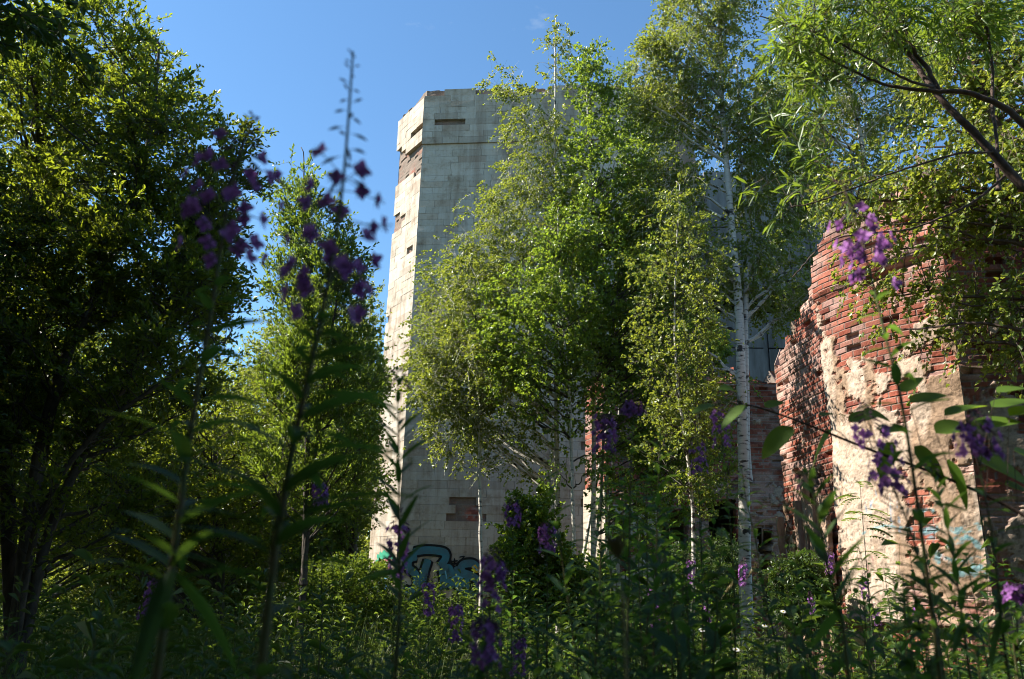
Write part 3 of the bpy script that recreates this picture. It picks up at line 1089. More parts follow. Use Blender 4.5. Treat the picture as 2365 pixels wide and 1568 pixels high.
def tree(name, label, cat, base, stems, lobes, n=(30, 300, 2500), leaf=(.06, .045), k=14, mats=('birch_bark', 'birch'), slope=.5,
         droop=0.0, up=0.0, seed=1, group=None, twig=.35, hang=0.3, kind='kite', brmat=None, sides=8, zmin=.4, minz_br=None, twig_r=.0035, leafless=0.0, flat=.7):
    rng = np.random.default_rng(seed)
    root = empty(name, (base[0], base[1], float(gz(base[0], base[1]))), label, cat, group)
    tb = MB()
    cand, rc = [], []
    for pts, r0, r1 in stems:
        Q = stem_samples(pts)
        Q[1:-1] += np.cumsum(rng.normal(0, .004, (58, 3)), 0) * np.array([1, 1, 0])
        rr = r0 + (r1 - r0) * np.linspace(0, 1, 60) ** .8
        rr[:4] *= np.array([1.5, 1.25, 1.1, 1.03])
        tubes(tb, Q[None], rr[None], sides)
        cand.append(Q[8:])
        rc.append(rr[8:])
    tb.build("trunk", M[mats[0]], root, smooth=True)
    cand = np.concatenate(cand)
    rc = np.concatenate(rc)
    stem_c = cand
    bb = MB()
    lo = [(np.array(c), r, *w) for c, r, *w in lobes]
    n = (n[0], int(n[1] * 1.5), int(n[2] * DENSE))

    def grow(T, cand, rc, kk, slope, rmaxf, len_r, bow, rmin):
        idx = attach(T, cand, slope, rc)
        A = cand[idx]
        D = T - A
        L = np.linalg.norm(D, axis=1)
        h = np.stack([D[:, 0], D[:, 1], D[:, 2] * 0], 1)
        mid = A + D * .5 + np.array([0, 0, 1.0]) * (L * bow)[:, None] + rng.normal(0, .06, D.shape) * L[:, None]
        t = np.linspace(0, 1, kk)[None, :, None]
        P = (1 - t) ** 2 * A[:, None] + 2 * t * (1 - t) * mid[:, None] + t ** 2 * T[:, None]
        r0 = np.minimum(rc[idx] * rmaxf, L * len_r + rmin)
        R = r0[:, None] * (1 - .75 * np.linspace(0, 1, kk)[None])
        return P, np.maximum(R, rmin * .5)
    T1 = sample_lobes(rng, lo, n[0], .45)
    P1, R1 = grow(T1, cand, rc, 9, slope, .6, .016, -.06 if up > 0 else .08, .005)
    P1[:, 1:-1] += rng.normal(0, .02, P1[:, 1:-1].shape)
    tubes(bb, P1, R1, 5)
    c2 = np.concatenate([P1[:, 2:].reshape(-1, 3), stem_c[20:]])
    r2 = np.concatenate([R1[:, 2:].ravel(), rc[20:]])
    T2 = sample_lobes(rng, lo, n[1], .3)
    P2, R2 = grow(T2, c2, r2, 6, slope * .7, .6, .010, .06, .003)
    tubes(bb, P2, R2, 4)
    c3 = np.concatenate([P2[:, 1:].reshape(-1, 3), P1[:, 3:].reshape(-1, 3)])
    r3 = np.concatenate([R2[:, 1:].ravel(), R1[:, 3:].ravel()])
    # third order: short twigs with a direction of their own
    m = n[2]
    i3 = rng.integers(0, len(c3), m)
    A = c3[i3] + 0.0
    cen = stem_c[np.minimum(len(stem_c) - 1, (np.abs(stem_c[None, ::6, 2] - A[:, None, 2])).argmin(1) * 6)]
    outd = nrm((A - cen) * np.array([1, 1, .3]) + rng.normal(0, .35, (m, 3)))
    dirs = nrm(outd + rng.normal(0, .55, (m, 3)) + np.array([0, 0, up]))
    L = twig * rng.uniform(.5, 1.3, m)
    t = np.linspace(0, 1, 5)[None, :, None]
    P3 = A[:, None] + dirs[:, None] * (t * L[:, None, None]) + np.array([0, 0, -droop]) * (t ** 2) * L[:, None, None] * 1.2
    tubes(bb, P3, np.linspace(twig_r, twig_r * .4, 5)[None].repeat(m, 0), 3)
    bb.build("branches", M[brmat or mats[0]], root)
    # leaves along the twigs
    keep = rng.random(m) >= leafless
    P3k, dk = P3[keep], dirs[keep]
    m = len(P3k)
    tl = rng.uniform(.12, 1.0, (m, k))
    fi = tl * 4
    i0 = np.clip(fi.astype(int), 0, 3)
    fr = (fi - i0)[..., None]
    ar = np.arange(m)[:, None]
    LP = P3k[ar, i0] * (1 - fr) + P3k[ar, i0 + 1] * fr
    LD = nrm(dk[:, None] * .8 + rng.normal(0, .6, (m, k, 3)) + np.array([0, 0, up * .5 - hang]))
    LN = nrm(rng.normal(0, 1.0, (m, k, 3)) + np.array([0, 0, flat]))
    LP = LP.reshape(-1, 3) + LD.reshape(-1, 3) * leaf[0] * .25
    sz = rng.uniform(.7, 1.3, m * k) * LEAFX
    ok = LP[:, 2] > zmin
    lm = MB()
    if kind == 'kite':
        kites(lm, LP[ok], LD.reshape(-1, 3)[ok], LN.reshape(-1, 3)[ok], leaf[0] * sz[ok], leaf[1] * sz[ok])
    else:
        blades(lm, LP[ok], LD.reshape(-1, 3)[ok], LN.reshape(-1, 3)[ok], leaf[0] * sz[ok], leaf[1] * sz[ok], 4 if kind == 'lance' else 4, .2, .12, kind)
    lm.build("crown", M[mats[1]], root)
    return root


def stem_px(pts, extra_base=True):
    """photo positions (px, py, Y) to world; the first one is dropped to the ground"""
    out = [at(*p) for p in pts]
    b = out[0].copy()
    b[2] = float(gz(b[0], b[1])) - .15
    if out[0][2] > .35:
        out.insert(0, b)
    else:
        out[0] = b
    return out


def lobe(px, py, Y, rx, ry, dm, w=1.0):
    c = at(px, py, Y)
    s = Y / FPX * 1.05
    return (c, (rx * s, dm, ry * s), w)


def big(*a, **kw):
    return a, kw


# central birch
st = stem_px([(1288, 1400, 16), (1287, 900, 16), (1284, 600, 16), (1282, 300, 16), (1283, 40, 16)])
tree("birch_tree", "tall slender birch with white trunk, highest pointed crown in front of the tower", "tree", st[0],
     [(st, .085, .012)],
     [lobe(1285, 130, 16, 58, 115, .5), lobe(1235, 310, 16, 95, 150, .8), lobe(1190, 520, 16, 140, 160, 1.0), lobe(1110, 730, 16, 165, 150, 1.2), lobe(1110, 900, 16, 150, 110, 1.2, .8),
      lobe(1300, 500, 16, 90, 200, 1.0), lobe(1165, 180, 16, 50, 75, .5), lobe(1060, 620, 16, 100, 100, .8, .8), lobe(1190, 1020, 16, 160, 80, .9, .15)],
     n=(100, 800, 2200), leaf=(.054, .044), k=13, slope=.75, droop=.5, up=.1, seed=3, twig=.38)
# aspens
ag = "aspens in the clump before the tower"
st = stem_px([(1372, 1400, 15.2), (1375, 1000, 15.2), (1368, 600, 15.2), (1360, 330, 15.2), (1350, 120, 15.2)])
tree("aspen_tree", "green aspen with dense round-leaved crown just right of the tallest birch", "tree", st[0], [(st, .07, .012)],
     [lobe(1360, 190, 15.2, 80, 120, .6), lobe(1400, 420, 15.2, 120, 190, .9), lobe(1430, 680, 15.2, 150, 180, 1.1), lobe(1460, 850, 15.4, 160, 120, 1.1, .8), lobe(1500, 1010, 15.4, 150, 90, .9, .2)],
     n=(90, 680, 1700), leaf=(.060, .056), k=12, mats=('birch_bark', 'aspen'), brmat='bark', slope=.7, up=.25, seed=5, twig=.36, group=ag)
st = stem_px([(1326, 1430, 14.4), (1318, 1000, 14.4), (1300, 700, 14.4), (1290, 480, 14.6)])
tree("aspen_tree", "shorter aspen with pale trunk close right of the white birch trunk, sunlit yellow-green crown", "tree", st[0], [(st, .055, .01)],
     [lobe(1300, 560, 14.6, 90, 110, .7), lobe(1250, 760, 14.4, 150, 150, .9), lobe(1290, 900, 14.4, 150, 90, .9, .5), lobe(1320, 1050, 14.4, 110, 80, .7, .12)],
     n=(60, 400, 1000), leaf=(.056, .052), k=12, mats=('birch_bark', 'aspen'), brmat='bark', slope=.5, up=.2, seed=6, twig=.34, group=ag)
# small birch at the left of the clump
st = stem_px([(1112, 1330, 15.0), (1107, 1150, 15.0), (1104, 1000, 15.0), (1098, 800, 15.1), (1090, 620, 15.2)])
tree("birch_tree", "small thin birch with spotted white trunk standing before the blue graffiti", "tree", st[0], [(st, .05, .008)],
     [lobe(1090, 680, 15.2, 80, 110, .7), lobe(1060, 870, 15.0, 120, 120, .9), lobe(1100, 1010, 15.0, 130, 60, .9, .5), lobe(985, 800, 15.1, 45, 90, .5, .8)],
     n=(45, 330, 850), leaf=(.05, .042), k=12, slope=.6, droop=.4, seed=8, twig=.32)
for i, (pts, r, lb, lob, sd) in enumerate([
    ([(1352, 1420, 15.8), (1385, 1150, 15.9), (1400, 900, 16), (1430, 640, 16.2)], .055, "leaning grey aspen pole curving right behind the tallest fireweed, low crown", [lobe(1560, 1040, 16, 110, 90, .8, .4), lobe(1440, 760, 16.2, 110, 120, 1.0), lobe(1500, 880, 16.2, 110, 70, 1.0, .6)], 21),
    ([(1330, 1400, 17.2), (1380, 1100, 17.2), (1450, 700, 17.3), (1480, 300, 17.5)], .06, "tall thin aspen pole at the back of the clump, crown between the two tall birches", [lobe(1475, 320, 17.4, 85, 150, .8), lobe(1510, 560, 17.3, 90, 150, .8), lobe(1440, 180, 17.5, 50, 70, .5)], 23),
    ([(1402, 1400, 16.6), (1408, 1150, 16.6), (1440, 850, 16.8), (1490, 560, 17)], .05, "thin pale aspen pole in front of the sunlit stone pillar, crown reaching right", [lobe(1500, 560, 17, 90, 140, 1.0), lobe(1530, 750, 17, 90, 120, 1.0)], 22),
]):
    st = stem_px(pts)
    tree("aspen_tree", lb, "tree", st[0], [(st, r, .01)], lob, n=(35, 260, 650), leaf=(.055, .05), k=11, mats=('birch_bark', 'aspen'), brmat='bark', slope=.6, up=.25, seed=sd, twig=.3, group=ag)
# big birch on the right of the middle
st = stem_px([(1722, 1360, 14.5), (1716, 1000, 14.5), (1706, 700, 14.6), (1690, 500, 14.7), (1672, 300, 14.8), (1664, 80, 15), (1660, -120, 15.2)])
st2 = [st[2] + np.array([.02, .03, -.9]), at(1722, 700, 14.7), at(1735, 560, 14.9), at(1715, 400, 15.2), at(1700, 150, 15.6)]
tree("birch_tree", "thick old birch with forked white trunk before the dark doorways", "tree", st[0], [(st, .135, .03), (st2, .075, .02)],
     [lobe(1640, 20, 15, 140, 130, 1.0), lobe(1545, 190, 15, 105, 160, 1.0), lobe(1700, 240, 15, 120, 160, 1.0), lobe(1545, 450, 15, 105, 160, 1.0, 1.1), lobe(1790, 380, 15, 120, 180, 1.0, 1.1),
      lobe(1660, 600, 15, 150, 120, 1.0, .6), lobe(1800, 620, 15, 110, 140, .9, .9), lobe(1580, 720, 15, 80, 130, .8, .5), lobe(1640, 900, 15, 90, 120, .8, .25)],
     n=(90, 850, 3900), leaf=(.055, .046), k=12, slope=.7, droop=.5, hang=.5, seed=9, twig=.42, sides=10)
# young birch in front of the doorways, its shadow falls on the side of the pier
b = np.array([2.75, 12.7, 0.0])
b[2] = float(gz(b[0], b[1])) - .1
P = [b, b + [.1, 0, 2.4], b + [-.05, .1, 5], b + [.1, 0, 8.2]]
tree("birch_tree", "young loose-leaved birch with thin stem left of the thick forked birch, over the doorways", "tree", b, [(P, .045, .008)],
     [(b + [0, 0, 5.6], (.75, .8, 2.6)), (b + [.1, 0, 3.6], (.8, .8, 1.0), .6)],
     n=(40, 260, 560), leaf=(.052, .044), k=11, mats=('birch_bark', 'birch'), brmat='bark', slope=.7, droop=.2, hang=.3, seed=13, twig=.34)
# leaning birch behind it
st = stem_px([(2080, 1300, 17), (2040, 700, 17), (1993, 360, 17), (1950, 150, 17), (1925, -60, 17)])
tree("birch_tree", "leaning birch with white trunk behind the willow branches, upper right", "tree", st[0], [(st, .10, .03)],
     [lobe(1930, 30, 17, 150, 130, 1.6), lobe(1870, 250, 17, 110, 160, 1.4), lobe(2040, 180, 17, 130, 170, 1.5), lobe(1960, 420, 17, 140, 90, 1.4, .7)],
     n=(70, 600, 2300), leaf=(.062, .052), k=11, slope=.7, droop=.5, hang=.5, seed=10, twig=.5)
# young birch hanging over the brick pier
st = stem_px([(2560, 1300, 8.0), (2480, 800, 8.0), (2360, 420, 8.2), (2250, 180, 8.4), (2180, 0, 8.6)])
tree("birch_tree", "broad birch crown with large glossy leaves hanging over the top of the brick ruin", "tree", st[0], [(st, .08, .02)],
     [lobe(2260, 120, 8.6, 150, 200, 1.0), lobe(2110, 380, 8.4, 160, 90, .8, .9), lobe(2060, 560, 8.6, 150, 75, .5, .7), lobe(2280, 420, 8.2, 140, 150, .9), lobe(2120, 700, 8.7, 110, 110, .4, .35), lobe(2290, 650, 8.4, 120, 110, .6, .7), lobe(1960, 430, 8.8, 90, 90, .6, .6), lobe(2390, 300, 8, 120, 250, 1.0, .6), lobe(2300, 760, 8.4, 100, 120, .5, .5)],
     n=(80, 520, 1150), leaf=(.060, .049), k=11, slope=.15, droop=.7, hang=.6, seed=12, twig=.34, mats=('bark_red', 'birch'))
# osier with dark limbs at the top right
rb = [at(2700, 900, 5.0), at(2480, 560, 5.0), at(2364, 425, 5.0), at(2280, 330, 5.0), at(2215, 265, 5.0), at(2150, 190, 5.05), at(2100, 110, 5.1), at(2020, -30, 5.2)]
rb[0][2] = float(gz(rb[0][0], rb[0][1])) - .15
osier_root_stems = [(rb, .045, .014),
                    ([at(2420, 360, 5.0), at(2330, 260, 4.95), at(2240, 215, 4.95), at(2160, 210, 4.95), at(2060, 200, 5.0), at(1980, 170, 5.0), at(1880, 120, 5.0)], .028, .006),
                    ([at(2175, 215, 5.05), at(2130, 150, 5.1), at(2070, 80, 5.15), at(2040, 0, 5.2)], .022, .01),
                    ([at(2300, 350, 5.0), at(2200, 360, 4.9), at(2050, 410, 4.9), at(1900, 470, 5.0), at(1830, 480, 5.0)], .010, .004),
                    ([at(2330, 400, 5.1), at(2240, 470, 5.1), at(2100, 530, 5.1), at(1930, 560, 5.15), at(1830, 640, 5.2)], .011, .004),
                    ([at(2305, 440, 5.2), at(2290, 240, 5.2), at(2270, 60, 5.2), at(2240, -60, 5.2)], .014, .008),
                    ([at(2160, 200, 5.05), at(2100, 185, 4.9), at(1980, 120, 4.9), at(1860, 60, 5), at(1760, 30, 5)], .012, .004)]
tree("willow_tree", "narrow-leaved willow with dark bare limbs arching in from the right edge", "tree", rb[0], osier_root_stems,
     [lobe(1960, 50, 5.0, 170, 90, .5), lobe(1860, 140, 5.0, 110, 110, .35, .8), lobe(2130, 60, 5.2, 160, 90, .5, .7), lobe(1860, 280, 5.0, 100, 100, .3, .35), lobe(1800, 420, 5.0, 60, 60, .25, .25), lobe(1950, 400, 5.0, 90, 50, .25, .3), lobe(2250, 0, 5.2, 120, 100, .5)],
     n=(50, 220, 520), leaf=(.10, .017), k=6, mats=('bark_red', 'narrow'), slope=.0, up=.15, hang=.25, seed=14, twig=.22, kind='lance', twig_r=.002)

# ------------------------------------------------------------------ left side
sb = at(60, 1480, 9.0)
sb[2] = float(gz(sb[0], sb[1])) - .1


def fan(*pts):
    return [sb + np.array([random.uniform(-.1, .1), random.uniform(-.1, .1), 0])] + [at(*p) for p in pts]


random.seed(3)
wl_stems = [(fan((75, 1150, 8.8), (130, 880, 8.6), (230, 620, 8.5), (330, 330, 8.6), (360, 90, 8.8)), .11, .015),
            (fan((20, 1180, 9.1), (10, 850, 9.2), (60, 500, 9.3), (120, 200, 9.4), (150, 0, 9.5)), .10, .02),
            (fan((130, 1180, 8.9), (300, 860, 8.6), (430, 620, 8.5), (520, 440, 8.6), (560, 320, 8.6)), .07, .01),
            (fan((90, 1220, 8.5), (220, 1010, 8.2), (400, 870, 8.1), (520, 790, 8.2)), .05, .008)]
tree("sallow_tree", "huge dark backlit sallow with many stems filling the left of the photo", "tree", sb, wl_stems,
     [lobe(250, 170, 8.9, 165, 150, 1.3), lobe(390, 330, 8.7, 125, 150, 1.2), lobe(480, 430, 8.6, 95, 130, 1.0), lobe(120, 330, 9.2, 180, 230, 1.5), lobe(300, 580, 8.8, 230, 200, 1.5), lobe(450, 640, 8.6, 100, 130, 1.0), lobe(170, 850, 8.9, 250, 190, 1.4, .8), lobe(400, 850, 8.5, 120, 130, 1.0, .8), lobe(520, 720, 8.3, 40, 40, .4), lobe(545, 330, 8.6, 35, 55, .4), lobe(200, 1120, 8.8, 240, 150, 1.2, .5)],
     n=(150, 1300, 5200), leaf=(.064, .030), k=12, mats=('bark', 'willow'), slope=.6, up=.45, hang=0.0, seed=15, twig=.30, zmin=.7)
# second sallow with an upright pointed crown against the sky
st = stem_px([(700, 1350, 13), (705, 1000, 13), (703, 760, 13), (700, 560, 13), (695, 340, 13)])
st2 = [st[1] + 0, at(740, 950, 13), at(775, 720, 13), at(800, 560, 13)]
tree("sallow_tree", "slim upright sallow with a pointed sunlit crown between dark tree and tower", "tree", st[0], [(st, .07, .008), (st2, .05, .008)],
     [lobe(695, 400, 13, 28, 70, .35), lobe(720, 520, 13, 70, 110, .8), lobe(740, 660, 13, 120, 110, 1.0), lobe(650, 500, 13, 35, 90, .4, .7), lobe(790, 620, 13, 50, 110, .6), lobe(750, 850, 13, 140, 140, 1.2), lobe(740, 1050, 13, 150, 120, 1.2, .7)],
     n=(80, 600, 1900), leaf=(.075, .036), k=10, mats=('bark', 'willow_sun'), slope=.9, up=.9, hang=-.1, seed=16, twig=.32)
# woods behind on the left
wg = "trees of the wood on the left"
woods = [
    (("birch_tree", "hazy pale-green birch far behind the slim sallow, close against the tower's left edge"), (820, 1200, 23.5), (0, 0), [lobe(790, 870, 23.5, 100, 190, 1.6), lobe(855, 740, 23.5, 32, 120, .7, .7), lobe(770, 1080, 23.5, 110, 140, 1.6)], (60, 500, 2300), ('birch_bark', 'birch'), (.072, .058), 31),
    (("birch_tree", "pale yellow-green birch rounding up behind the gap between the two sallows"), (640, 1200, 24), (0, 0), [lobe(640, 860, 24, 90, 150, 1.8), lobe(590, 960, 24, 110, 150, 2), lobe(680, 1080, 24, 130, 150, 2)], (60, 500, 2300), ('birch_bark', 'birch'), (.075, .06), 32),
    (("sallow_tree", "dense dark-green sallow touching the left foot of the tower"), (800, 1330, 19), (0, 0), [lobe(830, 900, 19, 60, 120, 1.2), lobe(800, 1080, 19, 90, 150, 1.6), lobe(720, 1200, 19, 110, 120, 1.6)], (60, 450, 2000), ('bark', 'willow_sun'), (.075, .045), 33),
    (("sallow_tree", "leafy mid-green thicket tree standing low between the dark sallow and slim sallow"), (520, 1330, 15), (0, 0), [lobe(480, 1050, 15, 160, 170, 1.8), lobe(600, 1180, 15, 120, 120, 1.5), lobe(330, 1180, 15, 170, 130, 1.8)], (70, 600, 2800), ('bark', 'willow'), (.065, .038), 34),
    (("sallow_tree", "tree of the shady wood glimpsed behind the dark sallow's stems, far left"), (100, 1330, 17), (0, 0), [lobe(80, 950, 17, 230, 200, 2.2), lobe(250, 1100, 17, 200, 170, 2.2), lobe(0, 1200, 17, 200, 120, 2)], (70, 550, 2600), ('bark', 'willow'), (.08, .048), 35),
    (("birch_tree", "sunlit backdrop birch seen through holes in the dark sallow's lower crown"), (300, 1300, 20), (0, 0), [lobe(280, 900, 20, 260, 240, 2.2), lobe(420, 1100, 20, 220, 170, 1.8), lobe(100, 700, 20, 200, 250, 2.2)], (80, 600, 3000), ('birch_bark', 'birch'), (.08, .065), 36),
]
for (nm, lb), b, _, lob, nn, mt, lf, sd in woods:
    top = min(lob, key=lambda l: -l[0][2])
    st = stem_px([b])
    T = max(lob, key=lambda l: l[0][2] + l[1][2])
    tip = T[0] + np.array([0, 0, T[1][2] * .8])
    P = [st[0], st[0] * .66 + tip * .34 + np.array([.1, 0, 0]), st[0] * .33 + tip * .67, tip]
    tree(nm, lb, "tree", st[0], [(P, .12, .015)], lob, n=nn, leaf=lf, k=10, mats=mt, slope=.7, up=.3, seed=sd, twig=.4, group=wg, zmin=.3)
# the far edge of the clearing: copies of one broad tree
def copy_tree(src, loc, rz, sc, label=None, group=None, tilt=(0, 0)):
    r = src.copy()
    C.objects.link(r)
    r.location = tuple(float(c) for c in loc)
    r.rotation_euler = (tilt[0], tilt[1], rz)
    r.scale = (sc, sc, sc)
    if label:
        r["label"] = label
    if group:
        r["group"] = group
    for ch in src.children:
        c = ch.copy()
        C.objects.link(c)
        c.parent = r
    return r


WORD = ["first", "second", "third", "fourth", "fifth", "sixth", "seventh", "eighth", "ninth", "tenth", "eleventh", "twelfth", "thirteenth", "fourteenth", "fifteenth", "sixteenth"]
b = np.array([-24.0, 40.0, 0.0])
b[2] = float(gz(b[0], b[1])) - .1
FARL = "tree of the distant wood edge behind the sallows, lower left"
far = tree("birch_tree", FARL, "tree", b, [([b, b + [.1, 0, 3], b + [-.1, .1, 6], b + [0, 0, 9]], .14, .03)],
           [(b + [0, 0, 6.3], (2.6, 2.4, 3.2)), (b + [.4, 0, 3.2], (3.2, 2.6, 2.4)), (b + [-.3, 0, 1.4], (3.0, 2.4, 1.4), .9)],
           n=(70, 500, 2300), leaf=(.12, .09), k=10, mats=('birch_bark', 'birch'), slope=.5, up=.2, seed=60, twig=.5, group="trees of the distant wood edge", zmin=.1)
rng = np.random.default_rng(61)
for i in range(16):
    x, y = -38 + i * 2.35 + rng.uniform(-.6, .6), 36 + rng.uniform(-3, 5) + (4 if i % 2 else 0)
    copy_tree(far, (x, y, gz(x, y) - .1), rng.uniform(0, 6.28), rng.uniform(.75, 1.15), f"{WORD[i]} distant tree from the left in the wood edge behind the sallows")
for i in range(9):
    x, y = -20 + i * 1.9 + rng.uniform(-.4, .4), 21 + rng.uniform(-2, 3)
    if x > -5.5:
        continue
    copy_tree(far, (x, y, gz(x, y) - .1), rng.uniform(0, 6.28), rng.uniform(.45, .6), f"low bushy young tree, {WORD[i]} from the left beneath the left crowns", "young trees in the left thicket")
for i in range(7):
    x, y = 6 + i * 4 + rng.uniform(-.4, .4), 44 + rng.uniform(-2, 3)
    copy_tree(far, (x, y, gz(x, y) - .1), rng.uniform(0, 6.28), rng.uniform(1.1, 1.4), f"{WORD[i]} tree from the left in the wood behind the concrete building", "trees behind the building")
for i in range(9):
    a_ = math.radians(-200 + i * 28 + 10)
    x, y = 14 * math.cos(a_) + 2, 12 * math.sin(a_) - 3
    if y > -3:
        continue
    copy_tree(far, (x, y, gz(x, y) - .1), rng.uniform(0, 6.28), rng.uniform(1.7, 2.0), f"{WORD[i]} tall tree, clockwise, of the wood behind the photographer", "trees behind the photographer")
# unseen trees added overhead behind the camera to keep sky light off the foreground
for i, (x, y, lb) in enumerate(((-2.4, -2.6, "unseen tree added behind the camera on the left to shade the nearest plants"),
                                (2.2, -3.0, "unseen tree added behind the camera on the right to shade the nearest plants"))):
    b = np.array([x, y, float(gz(x, y)) - .1])
    P = [b, b + [.1, .2, 3], b + [.2, .5, 6], b + [.2, .6, 8.4]]
    tree("shade_tree", lb, "tree", b, [(P, .13, .03)],
         [(b + [.2, .8, 6.3], (3.0, 2.6, 1.8)), (b + [.2, 0, 4.4], (2.8, 2.0, 1.2))],
         n=(70, 500, 3000), leaf=(.085, .05), k=11, mats=('bark', 'dark'), slope=.5, up=.2, seed=45 + i, twig=.4, group="trees behind the photographer", zmin=3.0)
for i, (x, y, h, lb) in enumerate(((-4.8, 3.4, 7.4, "dark-leaved tree whose crown edges into the top left corner of the photo"),
                                   (-3.9, .2, 7.6, "unseen leafy tree added left of the camera to shade the near fireweeds"),
                                   (-7.6, 6.0, 7.6, "unseen dark tree added for shade left of the frame, nearer than the big sallow"),
                                   (-8.8, 10.0, 6.8, "unseen dark tree added for shade directly left of the big sallow"),
                                   (-7.2, 8.0, 5.2, "dark tree of the left shade, nearest to the big sallow's near side"),
                                   (-9.6, 13.0, 6.0, "dark tree added for shade behind the big sallow, beyond the left edge"),
                                   (-6.9, 4.3, 7.2, "unseen dark tree added for shade on the left, third from the camera"),
                                   (-7.2, 1.6, 8.4, "unseen dark tree added for shade on the left, farthest from the tower"))):  # all but the first out of view; added, heights set, to block the sun
    b = np.array([x, y, float(gz(x, y)) - .1])
    P = [b, b + [0.1, 0, h * .4], b + [.2, .1, h * .8], b + [.3, .1, h]]
    tree("shade_tree", lb, "tree", b, [(P, .10, .02)],
         [(np.array([x, y, h * .68]), (2.1, 2.1, 2.3)), (np.array([x + .5, y + .2, h * .85]), (1.6, 1.6, 1.5)), (np.array([x, y, h * .4]), (1.9, 2.0, 1.6), .8)],
         n=(70, 500, 2600), leaf=(.075, .045), k=11, mats=('bark', 'dark'), slope=.5, up=.2, seed=41 + i, twig=.35, group="trees beside the camera on the left")
